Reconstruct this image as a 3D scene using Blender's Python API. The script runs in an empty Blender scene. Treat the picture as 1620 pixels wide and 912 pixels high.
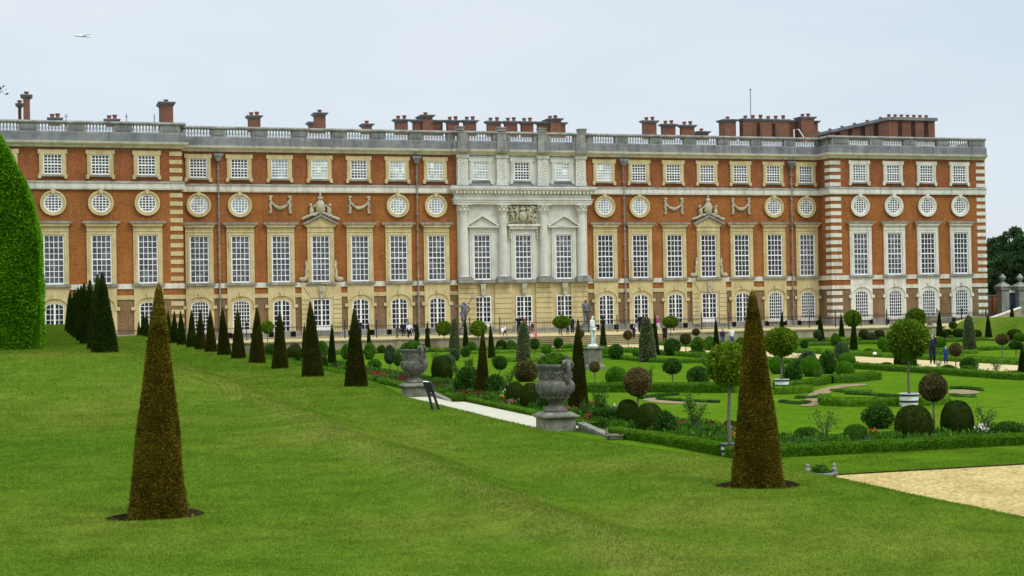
# Palace garden front seen from a grass terrace under an overcast sky. Metres; the camera stands at the origin, eye level z = 0.
# light levels
SKY_S = 0.12; SUN_E = 1.5; EXPO = 0.0; SKY_Z = 3.2
SKY_A = (5.75, 6.65, 7.5); SKY_B = (6.5, 7.15, 7.75); SKY_C = (7.3, 7.6, 7.85)
import bpy, bmesh, math, random
import numpy as np
from mathutils import Vector, Matrix
R_ = math.radians
rng = np.random.default_rng(7)
random.seed(7)
scene = bpy.context.scene
COL = scene.collection

# ------------------------------------------------------------------ camera
F_PX, YAW, PITCH, ROLL = 2381.34, 0.305168, 0.0100624, 0.0169104
_F = np.array([math.sin(YAW)*math.cos(PITCH), math.cos(YAW)*math.cos(PITCH), math.sin(PITCH)])
_R0 = np.array([math.cos(YAW), -math.sin(YAW), 0.0]); _U0 = np.cross(_R0, _F)
_R = _R0*math.cos(ROLL) - _U0*math.sin(ROLL); _U = _U0*math.cos(ROLL) + _R0*math.sin(ROLL)
def ray(x, y): return _F + _R*(x-810)/F_PX - _U*(y-456)/F_PX
def on_y(x, y, Y): d = ray(x, y); return d*Y/d[1]
def on_z(x, y, Z): d = ray(x, y); return d*Z/d[2]
def on_x(x, y, X): d = ray(x, y); return d*X/d[0]
cd = bpy.data.cameras.new('camera'); cam = bpy.data.objects.new('camera', cd); COL.objects.link(cam)
cd.sensor_width = 36.0; cd.lens = 36.0*F_PX/1620.0; cd.clip_start = 0.1; cd.clip_end = 20000
cam.matrix_world = Matrix(((_R[0], _U[0], -_F[0], 0), (_R[1], _U[1], -_F[1], 0), (_R[2], _U[2], -_F[2], 0), (0, 0, 0, 1)))
scene.camera = cam

ZT = -3.0    # palace terrace
ZP = -3.9    # parterre
ZL = -2.2    # lower grass terrace

# ------------------------------------------------------------------ objects
def tag(o, label=None, cat=None, group=None, kind=None):
    if label: o['label'] = label
    if cat: o['category'] = cat
    if group: o['group'] = group
    if kind: o['kind'] = kind
    return o
def empty(name, loc=(0, 0, 0), rz=0.0):
    o = bpy.data.objects.new(name, None); COL.objects.link(o)
    o.location = loc; o.rotation_euler = (0, 0, rz); o.empty_display_size = 0.3
    return o
def obj(name, me, parent=None, loc=(0, 0, 0)):
    o = bpy.data.objects.new(name, me); COL.objects.link(o)
    o.location = loc
    if parent: o.parent = parent
    return o
def copy_tree(o, parent=None):
    c = o.copy(); COL.objects.link(c)
    if parent: c.parent = parent
    for ch in list(o.children): copy_tree(ch, c)
    return c
def np_mesh(name, V, quads=None, tris=None, mat=None, smooth=False, mats=None):
    V = np.asarray(V, dtype=np.float32); me = bpy.data.meshes.new(name)
    nq = 0 if quads is None else len(quads); nt = 0 if tris is None else len(tris)
    idx = []; 
    if nq: idx.append(np.asarray(quads, dtype=np.int32).ravel())
    if nt: idx.append(np.asarray(tris, dtype=np.int32).ravel())
    idx = np.concatenate(idx)
    tot = np.concatenate([np.full(nq, 4, np.int32), np.full(nt, 3, np.int32)])
    st = np.concatenate([[0], np.cumsum(tot)[:-1]]).astype(np.int32)
    me.vertices.add(len(V)); me.vertices.foreach_set('co', V.ravel())
    me.loops.add(len(idx)); me.loops.foreach_set('vertex_index', idx)
    me.polygons.add(nq+nt); me.polygons.foreach_set('loop_start', st); me.polygons.foreach_set('loop_total', tot)
    if smooth: me.polygons.foreach_set('use_smooth', np.ones(nq+nt, dtype=bool))
    me.update(calc_edges=True)
    if mat: me.materials.append(mat)
    return me

class MB:
    """collects shapes, builds one mesh"""
    def __init__(s): s.v = []; s.f = []
    def add(s, v, f):
        n = len(s.v); s.v += [tuple(p) for p in v]; s.f += [tuple(i+n for i in q) for q in f]; return s
    def box(s, x0, x1, y0, y1, z0, z1):
        return s.add([(x0,y0,z0),(x1,y0,z0),(x1,y1,z0),(x0,y1,z0),(x0,y0,z1),(x1,y0,z1),(x1,y1,z1),(x0,y1,z1)],
                     [(0,3,2,1),(4,5,6,7),(0,1,5,4),(1,2,6,5),(2,3,7,6),(3,0,4,7)])
    def frustum(s, cx, cy, z0, z1, a0, b0, a1, b1):   # half sizes
        return s.add([(cx-a0,cy-b0,z0),(cx+a0,cy-b0,z0),(cx+a0,cy+b0,z0),(cx-a0,cy+b0,z0),
                      (cx-a1,cy-b1,z1),(cx+a1,cy-b1,z1),(cx+a1,cy+b1,z1),(cx-a1,cy+b1,z1)],
                     [(0,3,2,1),(4,5,6,7),(0,1,5,4),(1,2,6,5),(2,3,7,6),(3,0,4,7)])
    def prism(s, poly, y0, y1):          # polygon in xz (counter-clockwise seen from -y), extruded in y
        n = len(poly); v = [(p[0], y0, p[1]) for p in poly] + [(p[0], y1, p[1]) for p in poly]
        f = [tuple(range(n)), tuple(range(2*n-1, n-1, -1))] + [(i, i+n, (i+1) % n+n, (i+1) % n) for i in range(n)]
        return s.add(v, f)
    def lathe(s, prof, cx=0, cy=0, cz=0, seg=24, flute=None):
        v = []; f = []
        for k, (r, z) in enumerate(prof):
            for i in range(seg):
                a = 2*math.pi*i/seg; rr = r
                if flute and flute[0] <= z <= flute[1]: rr = r*(1-flute[3]*abs(math.sin(flute[2]*a/2))**.7*1.0+flute[3]*.5)
                v.append((cx+rr*math.cos(a), cy+rr*math.sin(a), cz+z))
        for k in range(len(prof)-1):
            for i in range(seg):
                j = (i+1) % seg; f.append((k*seg+i, k*seg+j, (k+1)*seg+j, (k+1)*seg+i))
        f.append(tuple(range(seg-1, -1, -1))); m = (len(prof)-1)*seg; f.append(tuple(m+i for i in range(seg)))
        return s.add(v, f)
    def tube(s, pts, rad, seg=8):
        pts = [Vector(p) for p in pts]; n = len(pts)
        rads = rad if isinstance(rad, (list, tuple)) else [rad]*n
        v = []; f = []; up = None
        for k, p in enumerate(pts):
            d = (pts[min(k+1, n-1)] - pts[max(k-1, 0)]).normalized()
            if up is None:
                up = Vector((0, 0, 1)) if abs(d.z) < .9 else Vector((1, 0, 0))
            a = d.cross(up).normalized(); b = a.cross(d).normalized(); up = b
            for i in range(seg):
                t = 2*math.pi*i/seg; v.append(p + (a*math.cos(t)+b*math.sin(t))*rads[k])
        for k in range(n-1):
            for i in range(seg):
                j = (i+1) % seg; f.append((k*seg+i, k*seg+j, (k+1)*seg+j, (k+1)*seg+i))
        f.append(tuple(range(seg-1, -1, -1))); m = (n-1)*seg; f.append(tuple(m+i for i in range(seg)))
        return s.add(v, f)
    def ball(s, c, r, seg=10, rings=7):
        rx, ry, rz = r if isinstance(r, (tuple, list)) else (r, r, r)
        prof = [(math.sin(math.pi*(k+.02)/(rings+.04)), -math.cos(math.pi*(k+.02)/(rings+.04))) for k in range(rings+1)]
        v = []; f = []
        for (q, z) in prof:
            for i in range(seg):
                a = 2*math.pi*i/seg; v.append((c[0]+rx*q*math.cos(a), c[1]+ry*q*math.sin(a), c[2]+rz*z))
        for k in range(rings):
            for i in range(seg):
                j = (i+1) % seg; f.append((k*seg+i, k*seg+j, (k+1)*seg+j, (k+1)*seg+i))
        f.append(tuple(range(seg-1, -1, -1))); m = rings*seg; f.append(tuple(m+i for i in range(seg)))
        return s.add(v, f)
    def sweep(s, path, prof):            # plan polyline, profile [(out, z)]; out is to the right of travel
        n = len(path); offs = []
        for i in range(n):
            ns = []
            if i > 0: d = Vector(path[i])-Vector(path[i-1]); d.normalize(); ns.append(Vector((d.y, -d.x)))
            if i < n-1: d = Vector(path[i+1])-Vector(path[i]); d.normalize(); ns.append(Vector((d.y, -d.x)))
            if len(ns) == 1: offs.append(ns[0])
            else:
                m = (ns[0]+ns[1]); m = m/ max(m.dot(ns[0]), .2); offs.append(m)
        k = len(prof); v = []; f = []
        for i in range(n):
            for (o, z) in prof: v.append((path[i][0]+offs[i].x*o, path[i][1]+offs[i].y*o, z))
        for i in range(n-1):
            for j in range(k):
                jj = (j+1) % k; f.append((i*k+j, i*k+jj, (i+1)*k+jj, (i+1)*k+j))
        f.append(tuple(range(k))); f.append(tuple((n-1)*k+j for j in range(k-1, -1, -1)))
        return s.add(v, f)
    def plate(s, outer, inner, y0, y1):  # plate with one opening; outlines in xz
        bm = bmesh.new(); es = []
        for loop in (outer, inner):
            vs = [bm.verts.new((p[0], y0, p[1])) for p in loop]
            es += [bm.edges.new((vs[i], vs[(i+1) % len(vs)])) for i in range(len(vs))]
        bmesh.ops.triangle_fill(bm, use_beauty=True, use_dissolve=False, edges=es)
        r = bmesh.ops.extrude_face_region(bm, geom=bm.faces[:])
        for e in r['geom']:
            if isinstance(e, bmesh.types.BMVert): e.co.y = y1
        bmesh.ops.recalc_face_normals(bm, faces=bm.faces[:])
        bm.verts.index_update(); s.add([v.co[:] for v in bm.verts], [tuple(v.index for v in f.verts) for f in bm.faces]); bm.free()
        return s
    def mesh(s, name, mat=None, origin=(0, 0, 0), smooth=False, bevel=0):
        me = bpy.data.meshes.new(name)
        me.from_pydata([(p[0]-origin[0], p[1]-origin[1], p[2]-origin[2]) for p in s.v], [], s.f)
        bm = bmesh.new(); bm.from_mesh(me); bmesh.ops.recalc_face_normals(bm, faces=bm.faces[:])
        if bevel: bmesh.ops.bevel(bm, geom=bm.edges[:], offset=bevel, segments=1, affect='EDGES', clamp_overlap=True)
        bm.to_mesh(me); bm.free()
        if smooth: me.shade_smooth()
        if mat: me.materials.append(mat)
        me.update(); return me

# ------------------------------------------------------------------ materials
def new_mat(name):
    m = bpy.data.materials.new(name); m.use_nodes = True
    nt = m.node_tree; b = nt.nodes['Principled BSDF']; return m, nt, b
def N(nt, t, **kw):
    n = nt.nodes.new(t)
    for k, v in kw.items():
        if k in n.inputs: n.inputs[k].default_value = v
        else: setattr(n, k, v)
    return n
def c4(c): return (c[0], c[1], c[2], 1)
def ramp(nt, stops):
    r = nt.nodes.new('ShaderNodeValToRGB'); e = r.color_ramp.elements
    while len(e) > 1: e.remove(e[-1])
    e[0].position = stops[0][0]; e[0].color = c4(stops[0][1])
    for p, c in stops[1:]:
        q = e.new(p); q.color = c4(c)
    return r
def mix(nt, fac, a, b, mode='MIX'):
    m = nt.nodes.new('ShaderNodeMix'); m.data_type = 'RGBA'; m.blend_type = mode
    for k, v in ((0, fac), (6, a), (7, b)):
        if hasattr(v, 'is_output'): nt.links.new(v, m.inputs[k])
        elif k == 0: m.inputs[0].default_value = v
        else: m.inputs[k].default_value = c4(v)
    return m.outputs[2]
def noise_mat(name, cols, scale=3.0, rough=.8, detail=6, fine=None, bump=0.0, bscale=None, stretch=None, spec=.3, coord='pos', streak=None):
    """mottled material: ramp of world-position noise (+ finer grain, + soft vertical streaks)"""
    m, nt, b = new_mat(name)
    if coord == 'pos': src = N(nt, 'ShaderNodeNewGeometry').outputs['Position']
    else: src = N(nt, 'ShaderNodeTexCoord').outputs['Object']
    if stretch:
        mp = N(nt, 'ShaderNodeMapping'); mp.inputs['Scale'].default_value = stretch; nt.links.new(src, mp.inputs[0]); s2 = mp.outputs[0]
    else: s2 = src
    nz = N(nt, 'ShaderNodeTexNoise', Scale=scale, Detail=detail, Roughness=.62); nt.links.new(s2, nz.inputs['Vector'])
    k = len(cols); rp = ramp(nt, [(.28+.44*i/max(k-1, 1), c) for i, c in enumerate(cols)]); nt.links.new(nz.outputs[0], rp.inputs[0])
    col = rp.outputs[0]
    if fine:
        n2 = N(nt, 'ShaderNodeTexNoise', Scale=fine[0], Detail=3, Roughness=.7); nt.links.new(src, n2.inputs['Vector'])
        r2 = ramp(nt, [(.3, (1-fine[1],)*3), (.7, (1+fine[1],)*3)]); nt.links.new(n2.outputs[0], r2.inputs[0])
        col = mix(nt, 1.0, col, r2.outputs[0], 'MULTIPLY')
    if streak:                            # weather stains: long in z
        mp = N(nt, 'ShaderNodeMapping'); mp.inputs['Scale'].default_value = (1.6, 1.6, .12); nt.links.new(src, mp.inputs[0])
        n3 = N(nt, 'ShaderNodeTexNoise', Scale=1.3, Detail=5, Roughness=.7); nt.links.new(mp.outputs[0], n3.inputs['Vector'])
        r3 = ramp(nt, [(.48, (0, 0, 0)), (.72, (1, 1, 1))]); nt.links.new(n3.outputs[0], r3.inputs[0])
        mm = N(nt, 'ShaderNodeMath', operation='MULTIPLY'); nt.links.new(r3.outputs[0], mm.inputs[0]); mm.inputs[1].default_value = streak[1]
        col = mix(nt, mm.outputs[0], col, streak[0])
    nt.links.new(col, b.inputs['Base Color'])
    b.inputs['Roughness'].default_value = rough; b.inputs['Specular IOR Level'].default_value = spec
    if bump:
        n4 = N(nt, 'ShaderNodeTexNoise', Scale=bscale or scale*6, Detail=4); nt.links.new(src, n4.inputs['Vector'])
        bp = N(nt, 'ShaderNodeBump', Strength=bump, Distance=.05); nt.links.new(n4.outputs[0], bp.inputs['Height']); nt.links.new(bp.outputs[0], b.inputs['Normal'])
    return m
def flat_mat(name, c, rough=.6, spec=.3, metal=0.0):
    return noise_mat(name, [tuple(x*.86 for x in c), tuple(min(x*1.1, .95) for x in c)], scale=9, rough=rough, spec=spec, coord='obj')
def leaf_mat(name, cols, rough=.55, trans=.25, vary=.25, clump=1.2):
    """foliage: colour per leaf island, soft clumps by position, per-object shade"""
    m, nt, b = new_mat(name)
    geo = N(nt, 'ShaderNodeNewGeometry'); oi = N(nt, 'ShaderNodeObjectInfo')
    k = len(cols); rp = ramp(nt, [(i/max(k-1, 1), c) for i, c in enumerate(cols)])
    nt.links.new(geo.outputs['Random Per Island'], rp.inputs[0])
    nz = N(nt, 'ShaderNodeTexNoise', Scale=clump, Detail=3); nt.links.new(geo.outputs['Position'], nz.inputs['Vector'])
    r2 = ramp(nt, [(.3, (1-vary,)*3), (.7, (1+vary,)*3)]); nt.links.new(nz.outputs[0], r2.inputs[0])
    col = mix(nt, 1.0, rp.outputs[0], r2.outputs[0], 'MULTIPLY')
    r3 = ramp(nt, [(0, (.82, .88, .85)), (1, (1.18, 1.1, 1.05))]); nt.links.new(oi.outputs['Random'], r3.inputs[0])
    col = mix(nt, 1.0, col, r3.outputs[0], 'MULTIPLY')
    nt.links.new(col, b.inputs['Base Color']); b.inputs['Roughness'].default_value = rough; b.inputs['Specular IOR Level'].default_value = .06
    if trans:
        tr = N(nt, 'ShaderNodeBsdfTranslucent'); nt.links.new(col, tr.inputs[0])
        ms = N(nt, 'ShaderNodeMixShader'); ms.inputs[0].default_value = trans
        nt.links.new(b.outputs[0], ms.inputs[1]); nt.links.new(tr.outputs[0], ms.inputs[2])
        nt.links.new(ms.outputs[0], nt.nodes['Material Output'].inputs[0])
    return m

def brick_mat(name, cols):
    m = noise_mat(name, cols, scale=.55, rough=.9, detail=8, fine=(7.0, .22), bump=.15, bscale=10, spec=.1, streak=((.11, .05, .032), .5))
    nt = m.node_tree; b = nt.nodes['Principled BSDF']; src = b.inputs['Base Color'].links[0].from_socket
    geo = N(nt, 'ShaderNodeNewGeometry'); sp = N(nt, 'ShaderNodeSeparateXYZ'); nt.links.new(geo.outputs['Position'], sp.inputs[0])
    ad = N(nt, 'ShaderNodeMath', operation='ADD'); nt.links.new(sp.outputs[0], ad.inputs[0]); nt.links.new(sp.outputs[1], ad.inputs[1])
    cb = N(nt, 'ShaderNodeCombineXYZ'); nt.links.new(ad.outputs[0], cb.inputs[0]); nt.links.new(sp.outputs[2], cb.inputs[1])
    bt = N(nt, 'ShaderNodeTexBrick', Scale=1.0); bt.inputs['Brick Width'].default_value = .23; bt.inputs['Row Height'].default_value = .075
    bt.inputs['Mortar Size'].default_value = .01; bt.inputs['Color1'].default_value = (.75, .75, .75, 1); bt.inputs['Color2'].default_value = (1.25, 1.2, 1.15, 1)
    bt.inputs['Mortar'].default_value = (1.15, 1.3, 1.5, 1); nt.links.new(cb.outputs[0], bt.inputs['Vector'])
    nt.links.new(mix(nt, 1.0, src, bt.outputs[0], 'MULTIPLY'), b.inputs['Base Color'])
    return m
M = {}
M['brick'] = brick_mat('orange_brick', [(.205, .076, .021), (.265, .097, .027), (.312, .119, .036)])
M['brick_attic'] = brick_mat('dull_orange_brick', [(.185, .066, .026), (.24, .083, .031), (.29, .104, .04)])
M['brick_low'] = brick_mat('brown_brick', [(.15, .092, .046), (.19, .115, .058), (.225, .14, .073)])
M['brick_chim'] = brick_mat('chimney_brick', [(.12, .058, .036), (.175, .080, .048), (.22, .105, .064)])
M['yellow'] = noise_mat('yellow_bath_stone', [(.40, .32, .150), (.51, .42, .215), (.575, .485, .27)], scale=.8, rough=.85, fine=(9, .1), bump=.1, streak=((.20, .16, .09), .45))
M['pale'] = noise_mat('pale_portland_stone', [(.45, .445, .385), (.56, .555, .49), (.64, .63, .565)], scale=.7, rough=.85, fine=(9, .1), bump=.12, streak=((.25, .24, .20), .4))
M['white_stone'] = noise_mat('white_portland_stone', [(.50, .47, .40), (.62, .60, .52), (.70, .68, .60)], scale=.8, rough=.85, fine=(9, .1), streak=((.22, .20, .17), .55))
M['grey'] = noise_mat('weathered_grey_stone', [(.14, .138, .125), (.235, .23, .205), (.33, .32, .285)], scale=.9, rough=.9, detail=8, fine=(6, .2), bump=.2, streak=((.06, .065, .07), .6))
M['grey_dark'] = noise_mat('dark_weathered_stone', [(.11, .115, .12), (.175, .18, .182), (.25, .25, .24)], scale=.8, rough=.9, detail=8, fine=(6, .2), streak=((.04, .045, .05), .55))
M['baluster'] = noise_mat('baluster_stone', [(.34, .36, .37), (.44, .45, .45), (.52, .52, .50)], scale=1.5, rough=.9, fine=(8, .15))
M['carve'] = noise_mat('carved_stone', [(.20, .19, .13), (.38, .35, .24), (.50, .47, .34)], scale=3.5, rough=.9, fine=(14, .3), bump=.3, bscale=20)
M['paint'] = noise_mat('white_paint', [(.66, .67, .68), (.78, .78, .78), (.84, .84, .83)], scale=1.2, rough=.5, fine=(20, .05))
M['iron'] = noise_mat('black_iron', [(.012, .013, .016), (.03, .03, .034)], scale=4, rough=.5, spec=.4)
M['lead'] = noise_mat('lead_grey', [(.11, .11, .115), (.17, .17, .175), (.24, .24, .24)], scale=3, rough=.6, fine=(15, .2), spec=.4)
M['slot_shade'] = noise_mat('slot_shade_brick', [(.03, .018, .015), (.06, .035, .028)], scale=2, rough=.95, spec=0)  # near-black colour for the shade in gaps between chimney flues
M['lead_dark'] = noise_mat('dark_lead', [(.05, .052, .058), (.09, .092, .10), (.15, .152, .16)], scale=3, rough=.6, fine=(15, .2), spec=.4)
M['roof'] = noise_mat('lead_roof', [(.24, .26, .29), (.33, .35, .38)], scale=.6, rough=.7)
M['pot'] = noise_mat('clay_pot', [(.16, .06, .035), (.28, .10, .055)], scale=3, rough=.85)
M['marble'] = noise_mat('white_marble', [(.44, .47, .45), (.62, .64, .60), (.72, .73, .68)], scale=5, rough=.6, fine=(18, .15), coord='obj')
M['urn'] = noise_mat('lichened_stone', [(.06, .058, .048), (.12, .114, .092), (.225, .21, .165)], scale=4.5, rough=.92, detail=9, fine=(26, .35), bump=.5, bscale=30, streak=((.06, .06, .055), .5))
M['plinth'] = noise_mat('mossy_plinth_stone', [(.09, .09, .065), (.165, .16, .12), (.26, .25, .19)], scale=3.0, rough=.92, detail=9, fine=(22, .3), bump=.4, bscale=26)
M['wall_stone'] = noise_mat('terrace_wall_stone', [(.15, .15, .09), (.24, .23, .14), (.33, .31, .21)], scale=.9, rough=.9, fine=(8, .2), streak=((.09, .09, .06), .6))
M['bark'] = noise_mat('grey_bark', [(.09, .08, .055), (.17, .15, .11)], scale=12, rough=.9, coord='obj')
M['soil'] = noise_mat('dark_soil', [(.014, .009, .005), (.032, .021, .012), (.06, .04, .024)], scale=5, spec=0, rough=1, fine=(30, .4), bump=.6, bscale=25)
M['sand'] = noise_mat('bare_sandy_soil', [(.14, .100, .042), (.20, .145, .065), (.245, .18, .085)], scale=2.5, rough=.95, fine=(20, .25))
M['wood'] = noise_mat('bench_wood', [(.03, .025, .022), (.07, .055, .045)], scale=6, rough=.7)
M['black'] = flat_mat('black_powder_coat', (.012, .014, .018), .45, .4)
def glass_mat(name, c, rough=.08, spec=.5, noise_to=None):
    m = noise_mat(name, [c, noise_to or tuple(x*1.6 for x in c)], scale=.9, rough=rough, spec=spec, detail=3)
    nt = m.node_tree; b = nt.nodes['Principled BSDF']; src = b.inputs['Base Color'].links[0].from_socket     # each old pane a little different
    geo = N(nt, 'ShaderNodeNewGeometry'); sn = N(nt, 'ShaderNodeVectorMath', operation='SNAP'); nt.links.new(geo.outputs['Position'], sn.inputs[0]); sn.inputs[1].default_value = (.42, 50, .56)
    wn = N(nt, 'ShaderNodeTexWhiteNoise'); nt.links.new(sn.outputs[0], wn.inputs['Vector']); r = ramp(nt, [(0, (.55, .55, .55)), (.8, (1.1, 1.1, 1.1)), (1, (1.9, 1.9, 1.85))]); nt.links.new(wn.outputs[0], r.inputs[0])
    nt.links.new(mix(nt, 1.0, src, r.outputs[0], 'MULTIPLY'), b.inputs['Base Color']); return m
M['glass'] = glass_mat('dark_window_glass', (.008, .009, .014), noise_to=(.022, .024, .03))
M['glass_grey'] = glass_mat('grey_window_glass', (.03, .036, .046), noise_to=(.095, .105, .125))  # greyer pane colour, mostly on the principal floor's west side and centre
M['glass_blind'] = glass_mat('window_glass_with_blind', (.42, .48, .47), noise_to=(.55, .60, .58))
M['glass_half'] = glass_mat('window_glass_with_net', (.16, .20, .24), noise_to=(.34, .38, .42))
# ground
def grass_mat(name, cA, cB, cC, fine=.3, dry=False, s1=.22):
    m, nt, b = new_mat(name); geo = N(nt, 'ShaderNodeNewGeometry'); P = geo.outputs['Position']
    n1 = N(nt, 'ShaderNodeTexNoise', Scale=s1, Detail=5, Roughness=.6); nt.links.new(P, n1.inputs['Vector'])
    r1 = ramp(nt, [(.32, cA), (.52, cB), (.72, cC)]); nt.links.new(n1.outputs[0], r1.inputs[0])
    n2 = N(nt, 'ShaderNodeTexNoise', Scale=1.7, Detail=6, Roughness=.7); nt.links.new(P, n2.inputs['Vector'])
    r2 = ramp(nt, [(.3, (.72, .76, .7)), (.7, (1.28, 1.22, 1.25))]); nt.links.new(n2.outputs[0], r2.inputs[0])
    n3 = N(nt, 'ShaderNodeTexNoise', Scale=22, Detail=4, Roughness=.75); nt.links.new(P, n3.inputs['Vector'])
    r3 = ramp(nt, [(.3, (1-fine,)*3), (.7, (1+fine,)*3)]); nt.links.new(n3.outputs[0], r3.inputs[0])
    base = r1.outputs[0]
    if dry:                               # thin worn turf along the old bank line (x = 5.2), broken up by noise
        sp = N(nt, 'ShaderNodeSeparateXYZ'); nt.links.new(P, sp.inputs[0]); nd = N(nt, 'ShaderNodeTexNoise', Scale=.9, Detail=5); nt.links.new(P, nd.inputs['Vector'])
        def mth(op, a, b_): q = N(nt, 'ShaderNodeMath', operation=op); [nt.links.new(v, q.inputs[i]) if hasattr(v, 'is_output') else setattr(q.inputs[i], 'default_value', v) for i, v in enumerate((a, b_))]; return q.outputs[0]
        dd = mth('ABSOLUTE', mth('ADD', mth('SUBTRACT', sp.outputs[0], 4.75), mth('MULTIPLY', mth('SUBTRACT', nd.outputs[0], .5), 2.2)), 0)
        rd = ramp(nt, [(0, (1, 1, 1)), (.22, (.6, .6, .6)), (.6, (0, 0, 0))]); nt.links.new(dd, rd.inputs[0]); base = mix(nt, mth('MULTIPLY', rd.outputs[0], .34), base, (.175, .17, .045))
    col = mix(nt, 1.0, mix(nt, 1.0, base, r2.outputs[0], 'MULTIPLY'), r3.outputs[0], 'MULTIPLY')
    nt.links.new(col, b.inputs['Base Color']); b.inputs['Roughness'].default_value = 1; b.inputs['Specular IOR Level'].default_value = .0
    bp = N(nt, 'ShaderNodeBump', Strength=.35, Distance=.03); nt.links.new(n3.outputs[0], bp.inputs['Height']); nt.links.new(bp.outputs[0], b.inputs['Normal'])
    return m
GRA, GRB, GRC = (.066, .132, .010), (.090, .146, .013), (.136, .162, .025)
M['lawn'] = grass_mat("lawn_grass", tuple(c*.84 for c in GRA), tuple(c*.84 for c in GRB), tuple(c*.84 for c in GRC), dry=True)
M['parterre'] = grass_mat('parterre_grass', (.054, .122, .006), (.068, .134, .007), (.098, .150, .012), fine=.15, s1=.12)
M['gravel'] = noise_mat('yellow_gravel', [(.33, .245, .080), (.42, .315, .112), (.48, .37, .15)], scale=.8, rough=.95, fine=(13, .62), bump=1.0, bscale=26)
M['gravel_pale'] = noise_mat('pale_path_gravel', [(.34, .265, .118), (.43, .34, .16), (.49, .395, .20)], scale=.5, rough=.95, fine=(14, .15))
M['gravel_white'] = noise_mat('white_landing_gravel', [(.37, .35, .255), (.45, .425, .32)], scale=1.5, rough=.95, fine=(24, .12))
# foliage
M['yew_brown'] = leaf_mat('bronzed_yew_leaves', [(.042, .050, .004), (.078, .074, .005), (.122, .096, .007), (.17, .12, .010), (.25, .165, .018), (.075, .078, .006)], trans=.15, vary=.42, clump=3.2)
M['yew'] = leaf_mat('dark_yew_leaves', [(.014, .034, .003), (.026, .050, .004), (.042, .060, .005)], trans=.1, clump=1.5)
M['yew_mid'] = leaf_mat('olive_yew_leaves', [(.024, .034, .003), (.046, .050, .004), (.078, .060, .006)], trans=.1, clump=1.5)
M['holly'] = leaf_mat('variegated_holly_leaves', [(.03, .07, .02), (.07, .11, .035), (.17, .19, .09), (.26, .26, .14), (.05, .09, .03)], clump=2)
M['holly_brown'] = leaf_mat('variegated_brown_holly_leaves', [(.03, .06, .010), (.10, .10, .025), (.22, .19, .07), (.12, .065, .03), (.05, .08, .015)], clump=2)
M['box_bright'] = leaf_mat('bright_box_leaves', [(.036, .125, .004), (.070, .195, .007), (.105, .24, .012)], clump=2.5, vary=.2)
M['box'] = leaf_mat('box_hedge_leaves', [(.040, .12, .004), (.085, .20, .007), (.13, .25, .013)], clump=2.5)
M['bay'] = leaf_mat('bay_leaves', [(.035, .10, .004), (.085, .17, .008), (.17, .24, .016), (.055, .125, .006)], clump=2.0)
M['dark_leaf'] = leaf_mat('dark_shrub_leaves', [(.014, .055, .006), (.028, .088, .009), (.055, .13, .015), (.10, .19, .028)], clump=2.5)
M['mid_leaf'] = leaf_mat('green_shrub_leaves', [(.028, .10, .007), (.055, .155, .010), (.10, .20, .018)], clump=2.5)
M['blue_leaf'] = leaf_mat('grey_green_leaves', [(.03, .07, .03), (.06, .11, .05), (.12, .16, .09)], clump=2.5)
M['bower'] = leaf_mat('hornbeam_leaves', [(.065, .22, .004), (.10, .29, .006), (.155, .36, .012), (.08, .255, .005)], trans=.3, clump=.9, vary=.2)
M['tree_far'] = leaf_mat('far_tree_leaves', [(.024, .050, .020), (.040, .080, .028), (.06, .11, .036)], clump=.12, vary=.35)
M['tree_far2'] = leaf_mat('far_bright_tree_leaves', [(.035, .085, .024), (.06, .125, .034), (.09, .16, .045)], clump=.12, vary=.35)
M['blade'] = None
# ------------------------------------------------------------------ ground sheet
def sst(a, b, x):
    t = np.clip((x-a)/(b-a), 0, 1); return t*t*(3-2*t)
def ground_z(x, y):
    x = np.asarray(x, float); y = np.asarray(y, float)
    A = 1.05*sst(33, 42.5, y)
    z = ZL + A*(1-sst(1.9, 5.6, x))
    z = z + (.15*np.exp(-((x-4.8-.12*np.sin(y*.7))/.55)**2) - .06*np.exp(-((x-5.9)/.7)**2))*sst(10, 14, y)        # worn crease at the bank's foot
    s0 = 9.0 - .95*sst(17, 24, y)*(1-sst(37, 46, y)) - .0*y
    z = z - (ZL-ZP)*sst(s0, s0+4.1, x)
    # east bank
    z = z + (ZL-ZP)*sst(83.2, 87.8, x) + 1.0*sst(93.5, 99, x)*sst(60, 80, y)
    # palace terrace
    k = sst(127.9, 128.1, y)
    east = sst(84, 88, x)*1.0
    zt = ZT + np.where(x > 84, (ZL-ZT)*sst(84, 88, x)*(1-sst(128, 131, y)), 0) + np.where(x < 8, (-1.15-ZT)*(1-sst(1, 9, x))*(1-sst(126, 130, y)), 0)
    z = z*(1-k) + zt*k
    for rx, ry in ((1.19, 16.52), (8.17, 16.29)):    # rings dug round the two nearest cones
        d = np.hypot((x-rx)/1.18, y-ry)*(1+.06*np.sin(3*np.arctan2(y-ry, x-rx)+rx)); z = z - .075*(1-sst(.36, .46, d))
    z = z + .012*np.sin(x*1.9+.7*y)*np.sin(y*1.3-.4*x) * (y < 127)
    return z
gx = np.unique(np.concatenate([np.arange(.4, 2.0, .06), np.arange(7.4, 9.0, .06), [-4000, -900, -300, -120], np.arange(-60, -8, 4), np.arange(-8, 16.01, .3), np.arange(17, 82, 2.5), np.arange(82, 100.01, .5), np.arange(104, 180, 6), [240, 400, 900, 5000]]))
gy = np.unique(np.concatenate([np.arange(15.6, 17.3, .06), [-600, -120, -40], np.arange(-20, 8, 2), np.arange(8, 50, .4), np.arange(50, 127, 1.0), [127.5, 127.8, 127.9, 127.95, 128.0, 128.05, 128.1, 128.3, 129, 130, 131, 134, 140, 150, 170, 200, 300, 600, 1500, 6000]]))
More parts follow.
